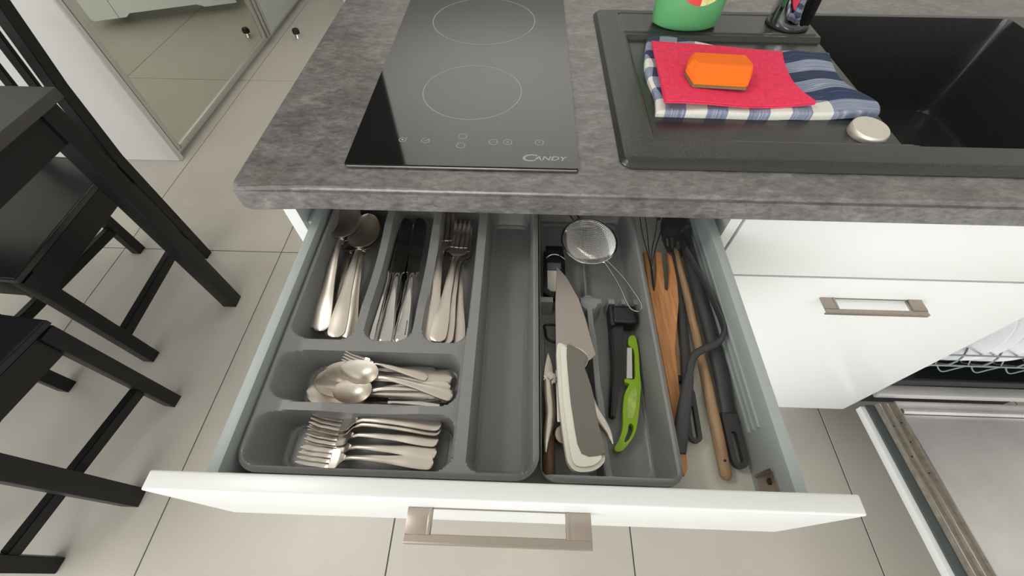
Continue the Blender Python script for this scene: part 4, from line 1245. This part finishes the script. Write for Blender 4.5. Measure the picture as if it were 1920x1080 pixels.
link('gasket', box(bmesh.new(), dwx0 + 0.022, dwx1 - 0.022, 0.050, 0.058, 0.244, 0.272, 0.003), RUBBER, dsw)
ang = -math.radians(4.4)


def fold(bm_):                                   # tilt of the opened door about its hinge
    bmesh.ops.rotate(bm_, verts=bm_.verts, cent=(0, 0.02, 0.195), matrix=Matrix.Rotation(ang, 3, 'X'))
    return bm_


dd = link('door', fold(box(bmesh.new(), dwx0, dwx1, -0.70, 0.010, 0.178, 0.197, 0.0015)), GLOSSW, dsw)
link('door_body', fold(box(bmesh.new(), dwx0 + 0.011, dwx1 - 0.011, -0.60, 0.012, 0.197, 0.2035, 0.001)), DWDARK, dd)
prof = [(1.2330, 0.205), (1.2355, 0.2155), (1.2380, 0.2165), (1.2405, 0.213), (1.2510, 0.212), (1.2535, 0.2175), (1.2565, 0.2180), (1.2590, 0.212), (1.2740, 0.2115), (1.2765, 0.217), (1.2795, 0.217), (1.2830, 0.208), (1.2960, 0.2045), (1.70, 0.2045), (1.7195, 0.208), (1.7230, 0.217), (1.7260, 0.217), (1.7290, 0.2115), (1.7440, 0.212), (1.765, 0.218), (1.770, 0.205)]


def extr(profile, y0, y1):
    b = bmesh.new()
    A = [b.verts.new((x, y0, z)) for x, z in profile]; B = [b.verts.new((x, y1, z)) for x, z in profile]
    for i in range(len(A) - 1): b.faces.new([A[i], A[i + 1], B[i + 1], B[i]])
    return b


link('trim_strip', fold(extr(prof[:6], -0.585, 0.012)), DWTRIM, dd)
link('seal_channel', fold(extr(prof[5:11], -0.585, 0.012)), DWTRIM, dd)
link('liner', fold(extr(prof[10:16], -0.585, -0.012)), DWSTEEL, dd)
link('trim_strip', fold(extr(prof[15:], -0.585, 0.012)), DWTRIM, dd)
lt = bmesh.new()
tube(lt, [(1.287, -0.006, 0.2115), (1.715, -0.006, 0.2115)], 0.0065, 12)
link('liner_lip', fold(lt), DWSTEEL, dd)
link('liner_back', fold(box(bmesh.new(), 1.283, 1.719, 0.0, 0.020, 0.207, 0.2125, 0.001)), DWSTEEL, dd)
for x, z, h in ((1.2368, 0.2168, 0.0012), (1.2552, 0.2180, 0.0014), (1.2782, 0.2172, 0.0014), (1.7245, 0.2172, 0.0014)):
    link('edge_ridge', fold(box(bmesh.new(), x - h, x + h, -0.585, 0.010, z - 0.002, z + 0.0006, 0.0005)), ALU, dd)
for k, (x, y) in enumerate(((1.2455, -0.045), (1.2630, -0.082), (1.2475, -0.115), (1.2680, -0.036), (1.2650, -0.150))):
    link('screw_spot', fold(lathe(bmesh.new(), [(0, 0.2128), (0.0018, 0.2130), (0.0016, 0.2142), (0, 0.2144)], x, y, 12)), RUBBER, dd)
# lower rack with plates
rk = thing('dish_rack', 'grey wire lower rack inside the dishwasher holding plates', 'rack', (0, 0, 0))
W = 0.0022
for nm, P in (('front_rail', [(1.232, 0.066, 0.327), (1.77, 0.066, 0.327)]), ('front_rail', [(1.232, 0.066, 0.379), (1.77, 0.066, 0.379)]),
              ('side_rail', [(1.234, 0.066, 0.379), (1.234, 0.53, 0.379)]), ('side_rail', [(1.234, 0.066, 0.327), (1.234, 0.53, 0.327)]),
              ('side_rail', [(1.768, 0.066, 0.379), (1.768, 0.53, 0.379)])):
    link(nm, tube(bmesh.new(), P, W, 8), RACKM, rk)
for k in range(7):
    x = 1.262 + 0.078 * k
    P = [(x - 0.024, 0.066, 0.327), (x - 0.010, 0.064, 0.312), (x + 0.006, 0.062, 0.303), (x + 0.022, 0.064, 0.312), (x + 0.040, 0.066, 0.327)]
    link('scallop_wire', tube(bmesh.new(), smooth_path(P, 4), 0.0016, 6), RACKM, rk)
    link('upright', tube(bmesh.new(), smooth_path([(x, 0.067, 0.328), (x, 0.066, 0.352), (x + 0.006, 0.072, 0.364), (x + 0.020, 0.09, 0.372)], 4), 0.0020, 8), RACKM, rk)
    link('tine', tube(bmesh.new(), [(x + 0.02, 0.09, 0.285), (x + 0.004, 0.16, 0.41)], 0.0016, 6), RACKM, rk)
    link('cross_wire', tube(bmesh.new(), [(x + 0.02, 0.067, 0.327), (x + 0.02, 0.10, 0.275), (x + 0.02, 0.50, 0.275)], 0.0018, 6), RACKM, rk)
for k, x in enumerate((1.3, 1.6)):
    link('roller', lathe(bmesh.new(), [(0, 0), (0.018, 0), (0.018, 0.012), (0, 0.012)], x, 0.25, 20), RACKM, rk).location = (0, 0, 0.2255)
    link('roller_post', tube(bmesh.new(), [(x, 0.25, 0.237), (x, 0.25, 0.274)], 0.003, 8), RACKM, rk)
PLL = ['white plate leaning leftmost in the dishwasher rack', 'white plate second from the left in the dishwasher rack', 'white plate third from the left in the dishwasher rack', 'white plate fourth from the left in the dishwasher rack', 'white plate fifth from the left in the dishwasher rack']
pprof = [(0, 0.0), (0.055, 0.0), (0.072, 0.004), (0.088, 0.0125), (0.118, 0.018), (0.122, 0.0195), (0.1205, 0.0215), (0.087, 0.016), (0.070, 0.0075), (0.054, 0.0035), (0, 0.0035)]
pm = None
for k in range(4):
    if pm is None:
        o = link('dinner_plate', lathe(bmesh.new(), pprof, seg=56), PORC); pm = o
    else:
        o = pm.copy(); COL.objects.link(o)
    x, yw = ((1.318, 40), (1.345, 40), (1.395, 40), (1.422, 40))[k]
    o.location = (x, 0.178, 0.396)
    o.rotation_euler = (0, math.radians(-72), math.radians(yw))
    tag(o, PLL[k], 'plate', 'white plates in the dishwasher rack')

# ------------------------------------------------------------------ table and chairs
tb = thing('dining_table', 'black square dining table with thick legs beside the counter', 'table', (0, 0, 0))
link('table_top', box(bmesh.new(), -1.34, -0.612, -0.262, 0.424, 0.728, 0.75, 0.0015), BLACKTOP, tb)
ap = bmesh.new()
link('apron', box(bmesh.new(), -0.650, -0.632, -0.22, 0.366, 0.655, 0.728), BLACKW, tb, False)
link('apron', box(bmesh.new(), -1.318, -1.30, -0.22, 0.366, 0.655, 0.728), BLACKW, tb, False)
link('apron', box(bmesh.new(), -1.28, -0.665, 0.388, 0.406, 0.655, 0.728), BLACKW, tb, False)
link('apron', box(bmesh.new(), -1.28, -0.665, -0.244, -0.226, 0.655, 0.728), BLACKW, tb, False)
for lx in (-0.647, -1.305):
    for ly in (0.388, -0.226):
        link('leg', box(bmesh.new(), lx - 0.022, lx + 0.022, ly - 0.022, ly + 0.022, 0.0005, 0.728, 0.002), BLACKW, tb)


def make_chair(label, seat_m):
    """origin under the middle of the seat front; the chair faces -Y locally, its back stands at +Y."""
    c = thing('dining_chair', label, 'chair')
    fw, rw, dp = 0.172, 0.131, 0.415
    b = bmesh.new()
    pts = [(-fw - 0.016, -0.02), (fw + 0.016, -0.02), (rw + 0.016, dp - 0.02), (-rw - 0.016, dp - 0.02)]
    prism(b, pts, 0.428, 0.448, bev=0.004, seg=3)
    link('seat', b, seat_m, c)
    for s in (-1, 1):
        link('front_leg', box(bmesh.new(), s * fw - 0.0175, s * fw + 0.0175, -0.0175, 0.0175, 0.0005, 0.428, 0.002), BLACKW, c)
        link('back_leg', poly_beam(bmesh.new(), [(s * rw, dp, 0.0005), (s * rw, dp, 0.44), (s * rw, dp + 0.022, 0.64), (s * rw, dp + 0.072, 0.90)], 0.033, 0.033), BLACKW, c)
        link('side_apron', beam(bmesh.new(), (s * (fw - 0.004), 0.0175, 0.392), (s * (rw - 0.001), dp - 0.0165, 0.392), 0.02, 0.07, up=(0, 0, 1)), BLACKW, c)
        link('stretcher', beam(bmesh.new(), (s * (fw - 0.002), 0.0175, 0.125), (s * rw, dp - 0.0165, 0.125), 0.022, 0.032, up=(0, 0, 1)), BLACKW, c)
    link('front_apron', box(bmesh.new(), -fw + 0.0175, fw - 0.0175, -0.01, 0.01, 0.357, 0.427, 0.002), BLACKW, c)
    link('back_apron', box(bmesh.new(), -rw + 0.0165, rw - 0.0165, dp - 0.008, dp + 0.008, 0.357, 0.427, 0.002), BLACKW, c)
    for z0, z1, y in ((0.845, 0.90, 0.066), (0.53, 0.57, 0.012)):
        link('back_rail', box(bmesh.new(), -rw + 0.016, rw - 0.016, dp + y - 0.009, dp + y + 0.009, z0, z1, 0.002), BLACKW, c)
    for k in range(3):
        x = -0.066 + 0.066 * k
        link('back_slat', beam(bmesh.new(), (x, dp + 0.014, 0.57), (x, dp + 0.062, 0.846), 0.028, 0.010), BLACKW, c)
    return c


ca = make_chair('black wooden chair with a satin seat tucked under the far side of the table', BLACKSEAT)
ca.location = (-0.988, 0.182, 0); ca.rotation_euler = (0, 0, -0.055)
cb2 = dup(ca, 'black wooden chair with a dark navy seat and chipped frame nearest the drawer')
cb2.location = (-0.848, 0.050, 0); cb2.rotation_euler = (0, 0, PI + (-0.10))
for ch in cb2.children:
    if ch.name.startswith('seat'):
        ch.data = ch.data.copy(); ch.data.materials.clear(); ch.data.materials.append(NAVYSEAT)
ca['group'] = cb2['group'] = 'black chairs at the table'
